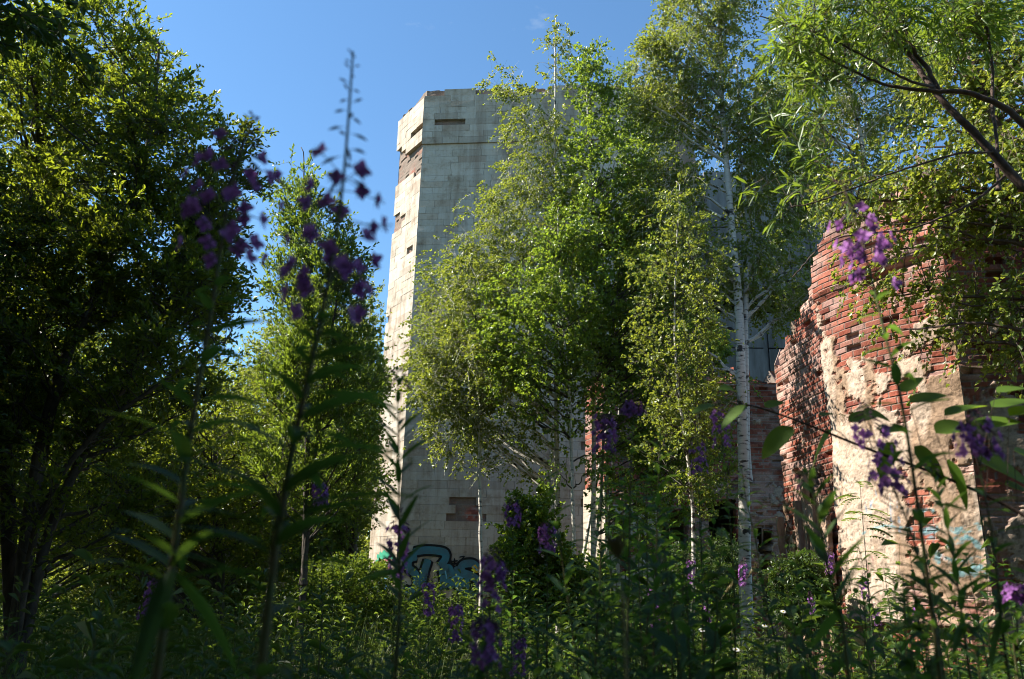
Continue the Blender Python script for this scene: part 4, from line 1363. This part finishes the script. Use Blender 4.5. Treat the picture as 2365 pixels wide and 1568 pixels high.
# ------------------------------------------------------------------ low plants
def fireweed(label, path, seed, leafL=.12, leafW=.018, nl=40, flowers=0, fz=(.72, .86), buds=True, pods=0, r0=.0045, group=None, single=False, leaf_t=(.05, .7), droop=.35, petal=.014, ped=.022, name="fireweed", fl_spread=1.0, leaf_up=.35):
    """path: world points of the stem, base first"""
    rng = np.random.default_rng(seed)
    Q = stem_samples(path, 40)
    root = empty(name, Q[0], label, "wildflower" if flowers else "plant", group)
    mb = MB()
    tubes(mb, Q[None], (r0 * (1 - .8 * np.linspace(0, 1, 40) ** .8))[None], 6)
    L = np.linalg.norm(Q[-1] - Q[0])

    def pt(t):
        f = np.clip(t, 0, 1) * 39
        i = np.clip(f.astype(int), 0, 38)
        return Q[i] + (Q[i + 1] - Q[i]) * (f - i)[:, None], nrm(Q[i + 1] - Q[i])
    # leaves in a spiral
    t = np.linspace(leaf_t[0], leaf_t[1], nl) + rng.normal(0, .004, nl)
    P, T = pt(t)
    a = np.arange(nl) * 2.4 + rng.normal(0, .25, nl)
    h = np.stack([np.cos(a), np.sin(a), a * 0], 1)
    h = nrm(h - T * (h * T).sum(1)[:, None])
    D = h * .9 + T * (leaf_up + .25 * rng.random((nl, 1)))
    sz = np.sin(PI * np.clip((t - leaf_t[0]) / (leaf_t[1] - leaf_t[0]) * .75 + .22, 0, 1)) ** .7
    lm = MB()
    blades(lm, P, D, T, leafL * sz * rng.uniform(.8, 1.15, nl), leafW * (.5 + .5 * sz), 6, droop * rng.uniform(.6, 1.6, nl), .12, 'lance', .3)
    stem = mb
    if flowers:
        n = flowers
        tf = rng.uniform(fz[0], fz[1], n)
        tf.sort()
        P, T = pt(tf)
        a = np.arange(n) * 2.4 + rng.normal(0, .4, n)
        h = nrm(np.stack([np.cos(a), np.sin(a), a * 0 + .25], 1) + rng.normal(0, .1, (n, 3)))
        pl = ped * rng.uniform(.8, 1.5, n)[:, None] * fl_spread
        tt_ = np.linspace(0, 1, 4)[None, :, None]
        PP = P[:, None] + h[:, None] * pl[:, None] * tt_ + np.array([0, 0, -.2]) * pl[:, None] * tt_ ** 2
        tubes(stem, PP, .0008, 4)
        ce = PP[:, -1]
        s1 = nrm(np.cross(h, np.array([0, 0, 1.0])))
        s2 = np.cross(s1, h)
        sm = MB()
        jit = rng.normal(0, .2, (n, 4))
        opn = rng.uniform(.15, .5, (n, 4))
        for sel in ([np.array([q]) for q in range(n)] if single else [np.arange(n)]):
            fm = MB()
            for k in range(4):
                b = k * PI / 2 + jit[sel, k]
                d = s1[sel] * np.cos(b)[:, None] + s2[sel] * np.sin(b)[:, None] + h[sel] * opn[sel, k][:, None]
                blades(fm, ce[sel], d, h[sel], petal * rng.uniform(.8, 1.15, len(sel)), petal * .8, 4, .05, .05, 'ovate')
            fm.build("flower" if single else "flowers", M['petal'], root)
        for k in range(4):
            b = k * PI / 2 + PI / 4 + rng.normal(0, .1, n)
            d = s1 * np.cos(b)[:, None] + s2 * np.sin(b)[:, None] + h * .1
            blades(sm, ce - h * .001, d, h, petal * .95, petal * .2, 2, .05, .05, 'lance')
        # stamens
        for k in range(3):
            d = nrm(h + rng.normal(0, .25, (n, 3)) + np.array([0, 0, -.3]))
            tubes(sm, ce[:, None] + d[:, None] * petal * .9 * np.linspace(0, 1, 3)[None, :, None], .0005, 3)
        sm.build("sepals", M['bud'], root)
    if buds:
        n = 26 if flowers else 14
        tf = np.linspace(fz[1] if flowers else .93, .995, n)
        P, T = pt(tf)
        a = np.arange(n) * 2.4 + rng.normal(0, .3, n)
        fr = ((1 - tf) / (1 - tf[0]))[:, None]
        h = nrm(np.stack([np.cos(a), np.sin(a), a * 0], 1) + T * (1.0 - fr * 1.2))
        le = (.008 + .020 * fr)
        bm = MB()
        e = np.linspace(0, 1, 6)
        PP = P[:, None] + h[:, None] * (le[:, None] * e[None, :, None] * 1.4) + np.array([0, 0, -1.0]) * (le * fr)[:, None] * (e[None, :, None] ** 2) * .7
        rr = np.array([.08, .1, .35, 1, .8, .1])[None] * (.0012 + .0018 * fr)
        tubes(bm, PP, rr, 5)
        bm.build("buds", M['bud'], root)
    if pods:
        n = pods
        tf = np.linspace(fz[0] - .16, fz[0], n)
        P, T = pt(tf)
        a = np.arange(n) * 2.4
        h = nrm(np.stack([np.cos(a), np.sin(a), a * 0 + .35], 1))
        e = np.linspace(0, 1, 5)
        PP = P[:, None] + h[:, None] * (e[None, :, None] * rng.uniform(.04, .065, n)[:, None, None]) + T[:, None] * .015 * e[None, :, None] ** 2
        pm = MB()
        tubes(pm, PP, np.array([.0008, .0009, .0016, .0016, .0006])[None].repeat(n, 0), 5)
        pm.build("seed_pods", M['pod'], root)
    stem.build("stem", M['stem'], root, smooth=True)
    lm.build("foliage", M['herb'], root)
    return root


def hero(label, pts, seed, **kw):
    """stem through photo positions; its foot goes down to the ground"""
    P = [at(*p) for p in pts]
    b = P[0] + (P[0] - P[1]) * .5
    g = float(gz(P[0][0], P[0][1]))
    f = np.array([P[0][0] + (P[0][0] - P[1][0]) * .6, P[0][1], g - .02])
    return fireweed(label, [f] + P, seed, **kw)


# near, out-of-focus plants
hero("nearest blurred fireweed with long drooping bud spire rising against the blue sky", [(600, 1568, .98), (655, 1150, .98), (705, 900, .98), (752, 680, .99), (792, 420, 1.0), (815, 120, 1.02)], 101,
     leafL=.17, leafW=.030, nl=40, flowers=34, fz=(.62, .84), leaf_t=(.1, .62), petal=.016, ped=.050, single=True, r0=.0082, pods=0, droop=.3)
hero("blurred fireweed left of the nearest one, purple flowers overlapping the dark sallow", [(365, 1540, 1.12), (400, 1290, 1.12), (440, 1000, 1.12), (490, 700, 1.13), (530, 450, 1.14), (585, 265, 1.15)], 102,
     leafL=.17, leafW=.028, nl=40, flowers=34, fz=(.72, .90), leaf_t=(.1, .70), petal=.016, ped=.050, single=True, r0=.008, droop=.3)
hero("blurred tall fireweed before the brick ruin with a ragged purple flower head", [(2170, 1560, 1.75), (2130, 1250, 1.75), (2085, 950, 1.75), (2040, 760, 1.76), (1990, 560, 1.77), (1925, 370, 1.78)], 103,
     leafL=.16, leafW=.026, nl=26, flowers=30, fz=(.76, .885), leaf_t=(.2, .76), petal=.019, ped=.045, single=True, r0=.006, droop=.35)
hero("dark flowerless fireweed spire standing before the sunlit edge of the tower", [(918, 1480, 1.75), (922, 1300, 1.75), (921, 1100, 1.75), (919, 960, 1.75), (917, 850, 1.75)], 104,
     leafL=.12, leafW=.017, nl=44, leaf_t=(.1, .985), droop=.18, leaf_up=.7, r0=.005)
hero("dense purple fireweed in bloom left-centre of the doorways, two flower heads thick", [(1375, 1568, 2.3), (1385, 1350, 2.3), (1388, 1180, 2.3), (1392, 1040, 2.3), (1398, 960, 2.3)], 105,
     leafL=.14, nl=44, flowers=34, fz=(.80, .97), petal=.012, ped=.026, leaf_t=(.1, .82))
hero("fireweed with a small round purple head above its neighbours near the middle", [(1450, 1568, 2.2), (1452, 1350, 2.2), (1455, 1150, 2.2), (1460, 1000, 2.2), (1464, 930, 2.2)], 106,
     leafL=.14, nl=46, flowers=18, fz=(.90, .985), petal=.012, ped=.024, leaf_t=(.1, .88))
hero("slender fireweed with drooping purple spike just left of the thick birch trunk", [(1700, 1568, 3.0), (1695, 1350, 3.0), (1680, 1150, 3.0), (1668, 1030, 3.0), (1655, 925, 3.0)], 107,
     leafL=.13, nl=44, flowers=26, fz=(.80, .93), petal=.013, ped=.026, leaf_t=(.1, .8), pods=8)
hero("fireweed with compact purple spike and long bare tip beside the black doorway", [(1625, 1568, 3.2), (1622, 1380, 3.2), (1616, 1200, 3.2), (1612, 1080, 3.2), (1610, 950, 3.2)], 108,
     leafL=.14, nl=46, flowers=22, fz=(.78, .88), petal=.013, ped=.026, leaf_t=(.1, .78))
hero("fireweed with loose violet flowers in front of the pier's plaster, over the large leaf branch", [(2180, 1568, 1.9), (2150, 1400, 1.9), (2100, 1220, 1.9), (2050, 1100, 1.9), (1990, 930, 1.92)], 109,
     leafL=.13, nl=36, flowers=34, fz=(.74, .93), petal=.015, leaf_t=(.1, .72), pods=10, ped=.03)
hero("fireweed with bright violet flowers at the pier's dark right corner", [(2330, 1568, 1.7), (2310, 1400, 1.7), (2290, 1230, 1.7), (2262, 1080, 1.7), (2250, 950, 1.7)], 110,
     leafL=.13, nl=38, flowers=26, fz=(.84, .94), petal=.015, leaf_t=(.1, .8), ped=.03)
hero("dark fireweed without flowers, leafy top in front of the pier's blue paint", [(2240, 1568, 2.0), (2220, 1420, 2.0), (2200, 1280, 2.0), (2170, 1150, 2.0), (2140, 1060, 2.0)], 111,
     leafL=.13, nl=44, leaf_t=(.1, .985), leaf_up=.6, droop=.2)
hero("low fireweed with purple spike left of the tower, against dark thicket", [(740, 1480, 3.4), (742, 1350, 3.4), (744, 1250, 3.4), (742, 1180, 3.4), (740, 1110, 3.4)], 112,
     leafL=.13, nl=34, flowers=34, fz=(.82, .95), petal=.015, leaf_t=(.1, .78))
hero("fireweed with a few violet flowers low before the graffiti, beside the small birch", [(1125, 1568, 1.9), (1128, 1500, 1.9), (1130, 1420, 1.9), (1135, 1340, 1.9), (1140, 1270, 1.9)], 113,
     leafL=.12, nl=26, flowers=34, fz=(.62, .92), petal=.013, leaf_t=(.1, .6))
hero("fireweed with short purple tip amid the aspen leaves right of the graffiti", [(1180, 1560, 3.3), (1182, 1400, 3.3), (1183, 1300, 3.3), (1184, 1230, 3.3), (1185, 1150, 3.3)], 114,
     leafL=.12, nl=36, flowers=26, fz=(.84, .95), petal=.014, leaf_t=(.1, .8))
hero("fireweed with narrow purple spike against the base of the white birch trunk", [(1262, 1560, 2.9), (1263, 1440, 2.9), (1264, 1360, 2.9), (1262, 1280, 2.9), (1260, 1210, 2.9)], 115,
     leafL=.12, nl=30, flowers=24, fz=(.82, .95), petal=.014, leaf_t=(.1, .78))
hero("fireweed with violet head at the right edge, level with the pier's foot", [(2350, 1568, 2.4), (2350, 1500, 2.4), (2348, 1440, 2.4), (2346, 1390, 2.4), (2345, 1350, 2.4)], 116,
     leafL=.13, nl=26, flowers=26, fz=(.8, .95), petal=.015, leaf_t=(.1, .76))
hero("fireweed with a purple cluster in the bottom strip, below the graffiti", [(1110, 1640, 1.7), (1115, 1570, 1.7), (1118, 1510, 1.7), (1122, 1470, 1.7), (1120, 1430, 1.7)], 117,
     leafL=.11, nl=14, flowers=26, fz=(.45, .95), petal=.012, ped=.024, leaf_t=(.1, .5))
hero("dark leafy thistle-like stalk with bent top left of the ruin's plaster foot", [(1960, 1568, 1.6), (1930, 1400, 1.6), (1900, 1250, 1.6), (1880, 1150, 1.6), (1862, 1090, 1.6)], 118,
     leafL=.12, leafW=.024, nl=24, leaf_t=(.1, .98), leaf_up=.8, droop=.15, name="weed_stalk")
hero("tall thin leafy stalk crossing the thick birch trunk", [(1800, 1568, 2.6), (1770, 1400, 2.6), (1745, 1250, 2.6), (1722, 1150, 2.6), (1712, 1080, 2.6)], 119,
     leafL=.15, leafW=.016, nl=50, leaf_t=(.1, .98), leaf_up=.35, droop=.35)
hero("bushy dark flowerless fireweed between the two purple heads near the middle", [(1510, 1568, 2.4), (1512, 1400, 2.4), (1516, 1250, 2.4), (1520, 1110, 2.4), (1524, 1000, 2.4)], 120,
     leafL=.16, leafW=.02, nl=60, leaf_t=(.1, .98), leaf_up=.5, droop=.3)


# ---- variants for the thicket
def variant(seed, h, flowers, name="fireweed", **kw):
    rng = np.random.default_rng(seed)
    b = np.array([60.0 + seed * .01, -60, 0])
    lean = rng.normal(0, .05, 2)
    P = [b, b + [lean[0] * .3, lean[1] * .3, h * .35], b + [lean[0] * .8, lean[1] * .8, h * .7], b + [lean[0] * 1.4, lean[1] * 1.4, h]]
    return fireweed("x", P, seed, flowers=flowers, name=name, **kw)


V_fl = [variant(200 + i, 1.15 + .06 * i, 30, leafL=.12, nl=40, fz=(.8, .93), petal=.015, leaf_t=(.06, .78), r0=.004) for i in range(3)]
V_no = [variant(220 + i, 1.1, 0, leafL=.19, leafW=.034, nl=36, leaf_t=(.08, .98), leaf_up=.55, droop=.45, r0=.005, buds=False) for i in range(3)] + [variant(210 + i, 1.0 + .05 * i, 0, leafL=.13 + .01 * i, leafW=.02, nl=46, leaf_t=(.06, .985), leaf_up=.5, droop=.3, r0=.004, buds=False) for i in range(4)]
PUTS = []
rng = np.random.default_rng(77)


def put(V, x, y, top_py, label, group, jitter=.12):
    src = V[rng.integers(0, len(V))]
    g = float(gz(x, y))
    # height that brings its tip to the given photo row
    P = np.array([x, y, 0.0])
    zt = ztop_at(0, top_py, P)
    h0 = max(v.co.z for v in src.children[0].data.vertices) if False else HV[src.name]
    sc = (zt - g) / h0
    if sc < .25 or sc > 1.75:
        return None
    o = copy_tree(src, (x, y, g - .02), rng.uniform(0, 6.28), sc, label, group, tilt=(rng.normal(0, .05), rng.normal(0, .05)))
    o["category"] = "wildflower" if V is V_fl else "plant"
    PUTS.append((o, 1182 + x / y * 1923, y, sc * h0))
    return o


HV = {}
for v in V_fl + V_no:
    HV[v.name] = max(max(q.co.z for q in ch.data.vertices) for ch in v.children)

GRN = "flowerless fireweeds of the thicket"
GFL = "small flowering fireweeds of the thicket"
zones = [(-50, 700, 1500, 1.0, 1.7, 14, "near blurred fireweed leaves along the bottom edge, left part"),
         (700, 1500, 1490, 1.1, 1.8, 16, "near blurred fireweed leaves along the bottom edge, middle part"),
         (1500, 2400, 1490, 1.1, 1.8, 16, "near blurred fireweed leaves along the bottom edge, right part"),
         (0, 560, 1440, 1.4, 5, 34, "green flowerless fireweed stalk in the dark undergrowth beneath the big sallow, left"),
         (560, 1100, 1410, 1.5, 5.5, 50, "green flowerless fireweed stalk in the undergrowth between the nearest fireweed and the small birch"),
         (1100, 1400, 1360, 1.6, 5.5, 44, "green flowerless fireweed stalk in the undergrowth below the white birch trunk"),
         (1680, 1900, 1400, 2.4, 4.5, 14, "x"),
         (1400, 1680, 1130, 1.8, 4.5, 46, "green flowerless fireweed stalk in the tall stand before the doorways"),
         (1850, 2364, 1290, 1.5, 4.0, 46, "green flowerless fireweed stalk in the stand before the brick ruin")]
for x0, x1, py, y0, y1, n, lb in zones:
    for i in range(n):
        px = rng.uniform(x0, x1)
        Y = rng.uniform(y0, y1)
        x = (px - 1182) / 1923 * Y
        put(V_no, x, Y, py + rng.uniform(-70, 220), lb, GRN)
for lb, pts in (("small pink-purple fireweed in sunlit grass below the doorways", [(1500, 1380, 6.5), (1535, 1350, 6), (1480, 1420, 6), (1640, 1385, 6.5), (1680, 1290, 7), (1595, 1285, 7)]),
                ("small pink-purple fireweed at the brick ruin's foot", [(1885, 1375, 7), (1990, 1330, 7.5), (2030, 1400, 7), (2060, 1385, 6.5), (1905, 1270, 8.5)]),
                ("small purple fireweed in shaded undergrowth left of centre", [(940, 1180, 2.9), (295, 1310, 3.4)]),
                ("small purple fireweed low before the tower's plinth", [(1010, 1330, 4.2), (1190, 1440, 3.3), (1080, 1370, 3.6)])):
    for k, (px, py, Y) in enumerate(sorted(pts)):
        p = at(px, py, Y)
        put(V_fl, p[0], Y, py - 14, f"{lb}, {('leftmost', 'second from left', 'third from left', 'fourth from left', 'fifth from left', 'sixth from left')[k]}", GFL)
for v in V_fl + V_no:
    for ch in list(v.children):
        bpy.data.objects.remove(ch)
    bpy.data.objects.remove(v)


# a label of its own for every flowerless stalk: height, row, landmark, order
MARKS = ["by the left edge", "before the sallow's stems", "right of the dark sallow's stems", "before the low thicket", "under the slim sallow", "before the tower's lit edge", "before the blue graffiti",
         "right of the blue graffiti", "below the tall birch trunk", "before the pale stone pillar", "left of the doorways", "before the black doorway", "below the thick birch", "before the pier's dark recess",
         "before the pier's left edge", "before the pier's plaster", "before the pier's turquoise paint", "before the pier's right corner", "by the right edge"]
ORD = ["leftmost", "second from left", "third from left", "fourth from left", "fifth from left", "sixth from left", "seventh from left", "eighth from left", "ninth from left", "tenth from left", "eleventh from left", "twelfth from left"]
bins = {}
for o, px, y, h in PUTS:
    if o["group"] != GRN:
        continue
    m = MARKS[int(np.clip((px + 0) / 2364 * len(MARKS), 0, len(MARKS) - 1))]
    row = "blurred nearest" if y < 1.9 else ("front-row" if y < 3.2 else "back-row")
    bins.setdefault((row, "tall" if h > 1.2 else "short", m), []).append((px, o))
for (row, size, m), L_ in bins.items():
    L_.sort(key=lambda q: q[0])
    for k, (_, o) in enumerate(L_):
        if len(L_) == 1:
            o["label"] = f"{size} flowerless {row} fireweed {m}"
        else:
            o["label"] = f"{size} flowerless {row} fireweed, {ORD[min(k, 11)]} {m}"


# ---- ground cover: leafy weeds and grass, nobody could count them
def cover(name, n, hmin, hmax, seed, yr, mat, px=(-250, 2620), kind='weed'):
    rng = np.random.default_rng(seed)
    Y = np.sqrt(rng.uniform(yr[0] ** 2, yr[1] ** 2, n))
    X = (rng.uniform(px[0], px[1], n) - 1182) / 1923 * Y
    # keep off the masonry
    ok = ~((X > 4.4) & (Y > 11.0 - (X - 5) * .3)) | (Y < 9.3)
    ok &= ~((X > 5.6) & (Y > 9.3))
    pxx = 1182 + X / Y * 1923
    ok &= ~((pxx > 1590) & (pxx < 1960) & (Y < 9.3) & (rng.random(n) < .8))
    X, Y = X[ok], Y[ok]
    n = len(X)
    den = fbm(X * .6, Y * .6, seed)
    H = (hmin + (hmax - hmin) * rng.random(n) ** 1.5) * (.4 + 1.2 * den)
    B = np.stack([X, Y, gz(X, Y) - .02], 1)
    mb = MB()
    if kind == 'grass':
        a = rng.uniform(0, 2 * PI, n)
        D = nrm(np.stack([np.cos(a) * .28, np.sin(a) * .28, np.ones(n)], 1))
        Nn = np.stack([np.cos(a), np.sin(a), a * 0 + .2], 1)
        blades(mb, B, D, Nn, H, np.clip(H * .012, .003, .008), 4, rng.uniform(.05, .5, n), .1, 'grass')
    else:
        # stem with pairs of small leaves
        k = 12
        lean = rng.normal(0, .2, (n, 2))
        t = np.linspace(.15, 1, k)
        top = B + np.concatenate([lean * H[:, None], H[:, None]], 1)
        tubes(mb, np.stack([B, B * .5 + top * .5, top], 1), np.array([.0025, .002, .001])[None].repeat(n, 0), 3)
        P = B[:, None] * (1 - t)[None, :, None] + top[:, None] * t[None, :, None]
        a = rng.uniform(0, 2 * PI, (n, k))
        D = np.stack([np.cos(a), np.sin(a), rng.uniform(-.2, 1.4, (n, k))], -1)
        Nn = np.broadcast_to(np.array([0, 0, 1.0]), D.shape) + rng.normal(0, .25, D.shape)
        Ls = np.clip(H[:, None] * .2, .05, .16) * rng.uniform(.6, 1.3, (n, k)) * (1.1 - .5 * t)[None]
        kites(mb, P.reshape(-1, 3), D.reshape(-1, 3), Nn.reshape(-1, 3), Ls.ravel(), Ls.ravel() * .27, .15, .4, .35)
    o = mb.build(name, mat)
    o["label"] = {"grass": "long green and straw-coloured grass covering the ground", "weed": "low leafy weeds covering the ground"}[kind]
    o["category"] = "grass" if kind == 'grass' else "weeds"
    o["kind"] = "stuff"
    return o


cover("grass", 34000, .3, .95, 301, (3.0, 24), M['grass'], kind='grass')
cover("undergrowth", 5500, .2, 1.25, 302, (3.2, 24), M['weed'])

# grass with seed heads
gg = "tall grass stalks with seed heads"


def seed_grass(label, pts, seed):
    P = [at(*p) for p in pts]
    P.insert(0, np.array([P[0][0], P[0][1], float(gz(P[0][0], P[0][1])) - .02]))
    Q = stem_samples(P, 30)
    rg = np.random.default_rng(seed)
    root = empty("grass_stalk", Q[0], label, "grass stalk", gg)
    mb = MB()
    tubes(mb, Q[None], np.linspace(.0018, .0007, 30)[None], 4)
    mb.build("stem", M['straw'], root)
    n = 70
    t = rg.uniform(.86, 1.0, n)
    f = t * 29
    i = np.clip(f.astype(int), 0, 28)
    c = Q[i] + (Q[i + 1] - Q[i]) * (f - i)[:, None]
    T = nrm(Q[i + 1] - Q[i])
    a = rg.uniform(0, 6.28, n)
    D = T + .55 * np.stack([np.cos(a), np.sin(a), a * 0], 1)
    mb = MB()
    kites(mb, c, D, rg.normal(0, 1, (n, 3)), .016 * rg.uniform(.6, 1.2, n) * 1.6, .004, .2, .4, .1)
    mb.build("seed_head", M['straw'], root)


seed_grass("straw grass stalk with feathery seed head crossing the foot of the thick birch", [(1735, 1480, 4.2), (1745, 1400, 4.2), (1770, 1330, 4.2)], 1)
seed_grass("straw grass stalk with drooping seed head just left of the thick birch's foot", [(1690, 1470, 4.5), (1700, 1380, 4.5), (1745, 1305, 4.5)], 2)
seed_grass("blurred upright grass stalk between the birch trunk and the flowering stand", [(1445, 1560, 1.1), (1438, 1450, 1.1), (1432, 1330, 1.1), (1425, 1270, 1.1)], 3)
seed_grass("straw grass stalk leaning right in the sunlit patch under the doorways", [(1620, 1500, 5), (1640, 1420, 5), (1690, 1350, 5)], 4)


# daisies in the sunlit patch
def daisy(x, Y, py, label, seed):
    p = at(x, py, Y)
    g = float(gz(p[0], p[1]))
    root = empty("daisy", (p[0], p[1], g), label, "wildflower", "daisies in the sunlit grass")
    mb = MB()
    tubes(mb, np.array([[[p[0], p[1], g], [p[0] + .02, p[1], (g + p[2]) / 2], p]]), .0015, 4)
    mb.build("stem", M['stem'], root)
    n = 14
    a = np.arange(n) * 2 * PI / n
    D = np.stack([np.cos(a), np.sin(a) * .8, np.sin(a) * .5 + .1], 1)
    mb = MB()
    blades(mb, np.repeat(p[None], n, 0), D, np.repeat([[0, -.5, .8]], n, 0), .022, .008, 3, .1, .05, 'ovate')
    mb.build("petals", M['white'], root)
    mb = MB()
    aa = np.linspace(0, PI, 5)
    tubes(mb, np.stack([p[None] + np.array([0, -.5, .8]) * z for z in (0, .003, .006)], 1), np.array([[.007, .006, .002]]), 8)
    mb.build("disc", M['yellowp'], root)


for i, (x, py, Y, lb) in enumerate(((1808, 1412, 6, "white daisy beside the dark gap at the foot of the brick ruin"), (1620, 1455, 5.5, "white daisy in the grass under the black doorway"),
                                    (1700, 1500, 5, "white daisy low in the grass below the thick birch"), (1765, 1445, 6, "white daisy in the grass right of the thick birch"))):
    daisy(x, Y, py, lb, i)

M['bigleaf'] = leaf_mat("soft_large_leaf", [(0.06, 0.13, 0.015), (0.08, 0.15, 0.018), (0.10, 0.16, 0.02)], (0.34, 0.48, 0.03), 0.5, 0.6, 0.25)
# ---- branch with large soft leaves reaching in from the right
bp = [at(*p) for p in ((2560, 1330, 2.4), (2364, 1190, 2.5), (2200, 1110, 2.55), (2000, 1035, 2.6), (1850, 975, 2.65), (1740, 938, 2.7), (1700, 935, 2.7))]
Q = stem_samples(bp, 40)
foot = np.array([bp[0][0] + .35, bp[0][1] - .2, float(gz(bp[0][0] + .35, bp[0][1] - .2)) - .05])
root = empty("large_leaved_shrub", foot, "arching branch of large soft bright-green leaves crossing before the brick ruin", "shrub")
mb = MB()
Q2 = stem_samples([foot, foot * .4 + bp[0] * .6 + [.05, 0, .1], bp[0]], 14)
QQ = np.concatenate([Q2[:-1], Q])
tubes(mb, QQ[None], np.linspace(.009, .0025, len(QQ))[None], 6)
rg = np.random.default_rng(6)
big_leaves = [(1650, 935, 60, -1, -.1), (1700, 905, 60, -1, .5), (1720, 935, 80, -.9, -.55), (1765, 940, 55, .8, .4), (1830, 985, 100, -.9, -.6), (1890, 960, 70, 1, .25),
              (1920, 990, 85, -.6, -1), (1960, 975, 80, .9, .35), (2030, 1000, 75, .9, .3), (1990, 950, 60, .9, -.1), (2100, 930, 90, 1, .35), (2080, 905, 70, .8, .6),
              (2180, 960, 100, 1, .4), (2160, 1000, 100, .9, .35), (2240, 990, 110, 1, .3), (2250, 1050, 130, .9, -.3), (2190, 1060, 110, .5, -1), (2290, 940, 110, 1, .25),
              (2300, 905, 90, 1, .3), (2330, 960, 110, 1, .3), (2340, 1040, 100, .8, -.4), (2110, 1030, 90, .7, -.8), (2320, 1120, 100, 1, -.2), (2060, 1020, 80, -.4, -.9)]
lm = MB()
tp = MB()
for (x, y, s, dx, dy) in big_leaves:
    Yb = 2.7 - (x - 1700) / 660 * .2 + rg.uniform(-.08, .08)
    P = at(x, y, Yb)
    j = int(np.argmin(np.linalg.norm(Q - P, axis=1) + np.where(pj(Q)[0] < x - 20, .0, .0)))
    A = Q[max(0, j - 2)]
    tubes(tp, np.array([[A, (A + P) / 2 + [0, 0, .01], P]]), np.array([[.0018, .0013, .001]]), 4)
    D = nrm(Rv * dx + Uv * dy + Fv * rg.uniform(-.5, .2))[None]
    Ll = s * 1.0 * Yb / FPX
    lm = MB()
    blades(lm, P[None], D, np.array([[rg.normal(-.3, .3), -.75 + rg.normal(0, .2), 1.0]]), Ll, Ll * .52, 9, rg.uniform(.1, .3), rg.uniform(.05, .16), 'ovate', rg.uniform(-.3, .5))
    lm.build("leaf", M['bigleaf'], root, smooth=True)
mb.build("branch", M['bark_red'], root, smooth=True)
tp.build("twigs", M['bark_red'], root)


# ---- young rowan with feathered leaves against the pier
def rowan(label, pts, Yd, seed, nl=14, L=.2):
    P = [at(x, y, Yd) for x, y in pts]
    P.insert(0, np.array([P[0][0], P[0][1], float(gz(P[0][0], P[0][1])) - .05]))
    Q = stem_samples(P, 30)
    rg = np.random.default_rng(seed)
    root = empty("rowan_sapling", Q[0], label, "sapling", "rowan saplings at the foot of the ruin")
    mb = MB()
    tubes(mb, Q[None], np.linspace(.008, .002, 30)[None], 5)
    lm = MB()
    for i in range(nl):
        t = rg.uniform(.35, 1)
        c = Q[int(t * 29)]
        a = rg.uniform(0, 6.28)
        D = nrm(np.array([math.cos(a), math.sin(a) * .6 - .3, .25]))
        k = 7
        s = np.linspace(.25, 1, k)
        ax = c + D * (L * s)[:, None] + np.array([0, 0, -1.0]) * (L * .5 * s ** 2)[:, None]
        tubes(mb, np.concatenate([c[None], ax])[None], .0012, 3)
        side = nrm(np.cross(D, [0, 0, 1.0]))
        for sg in (-1, 1):
            kites(lm, ax, D * .5 + side * sg + np.array([0, 0, -.25]), np.repeat([[0, 0, 1.0]], k, 0) + D * .2, L * .33, L * .11, .15, .45, .1)
    mb.build("stem", M['bark'], root)
    lm.build("foliage", M['weed'], root)


rowan("young rowan sapling with feathered leaves against the pier's left plaster edge", [(2010, 1420), (2000, 1300), (1990, 1180), (1985, 1110)], 9.2, 1, 22, .26)
rowan("small rowan sapling below the pier's blue paint streaks", [(2060, 1470), (2050, 1380), (2040, 1310)], 9.0, 2, 16, .24)

# ---- small shrubs
def shrub(name, label, px, py, Y, rx, ry, mat, seed, leaf, n=(20, 160, 700), group=None):
    b = at(px, 1450, Y)
    b[2] = float(gz(b[0], b[1])) - .05
    c = lobe(px, py, Y, rx, ry, rx * Y / FPX)
    tree(name, label, "shrub", b, [([b, b * .5 + c[0] * .5, c[0]], .02, .006)], [c], n=n, leaf=leaf, k=10, mats=('bark', mat), slope=.4, up=.4, seed=seed, twig=.22, zmin=.1, group=group)


shrub("aspen_shrub", "yellow-green round-leaved shrub right of the graffiti, around the white birch's foot", 1230, 1290, 13.5, 75, 150, 'aspen', 51, (.06, .055), (30, 260, 900))
shrub("aspen_shrub", "low round-leaved shrub under the leaning aspen pole", 1350, 1380, 14, 70, 80, 'aspen', 52, (.055, .05))
shrub("sallow_shrub", "bushy sallow shrub hiding the base of the tower's cut corner", 800, 1370, 17, 110, 80, 'willow_sun', 53, (.07, .035), (30, 200, 900))
shrub("sallow_shrub", "dark shrub in the recess beside the brick ruin's foot", 1850, 1370, 11.5, 60, 70, 'dark', 54, (.06, .03))
shrub("sallow_shrub", "green shrub growing on the broken wall top above the doorways", 1620, 800, 24.5, 60, 80, 'willow_sun', 55, (.09, .045))

shrub("aspen_shrub", "thin shaded aspen growth screening the brick wall between the pale pillar and the doorways", 1480, 1120, 16, 110, 150, 'aspen', 56, (.055, .05), (30, 200, 420))
shrub("birch_shrub", "loose birch growth with fine bare twigs left of the thick birch trunk", 1620, 1040, 17, 80, 150, 'birch', 57, (.055, .045), (30, 220, 420))
shrub("sallow_shrub", "dark leafy growth filling the bottom of the black doorways", 1640, 1330, 19, 110, 80, 'dark', 58, (.07, .035), (30, 200, 800))
shrub("sallow_shrub", "sallow growth left of the blue graffiti along the tower's plinth", 1000, 1430, 22, 120, 50, 'willow_sun', 59, (.07, .035), (30, 200, 800))
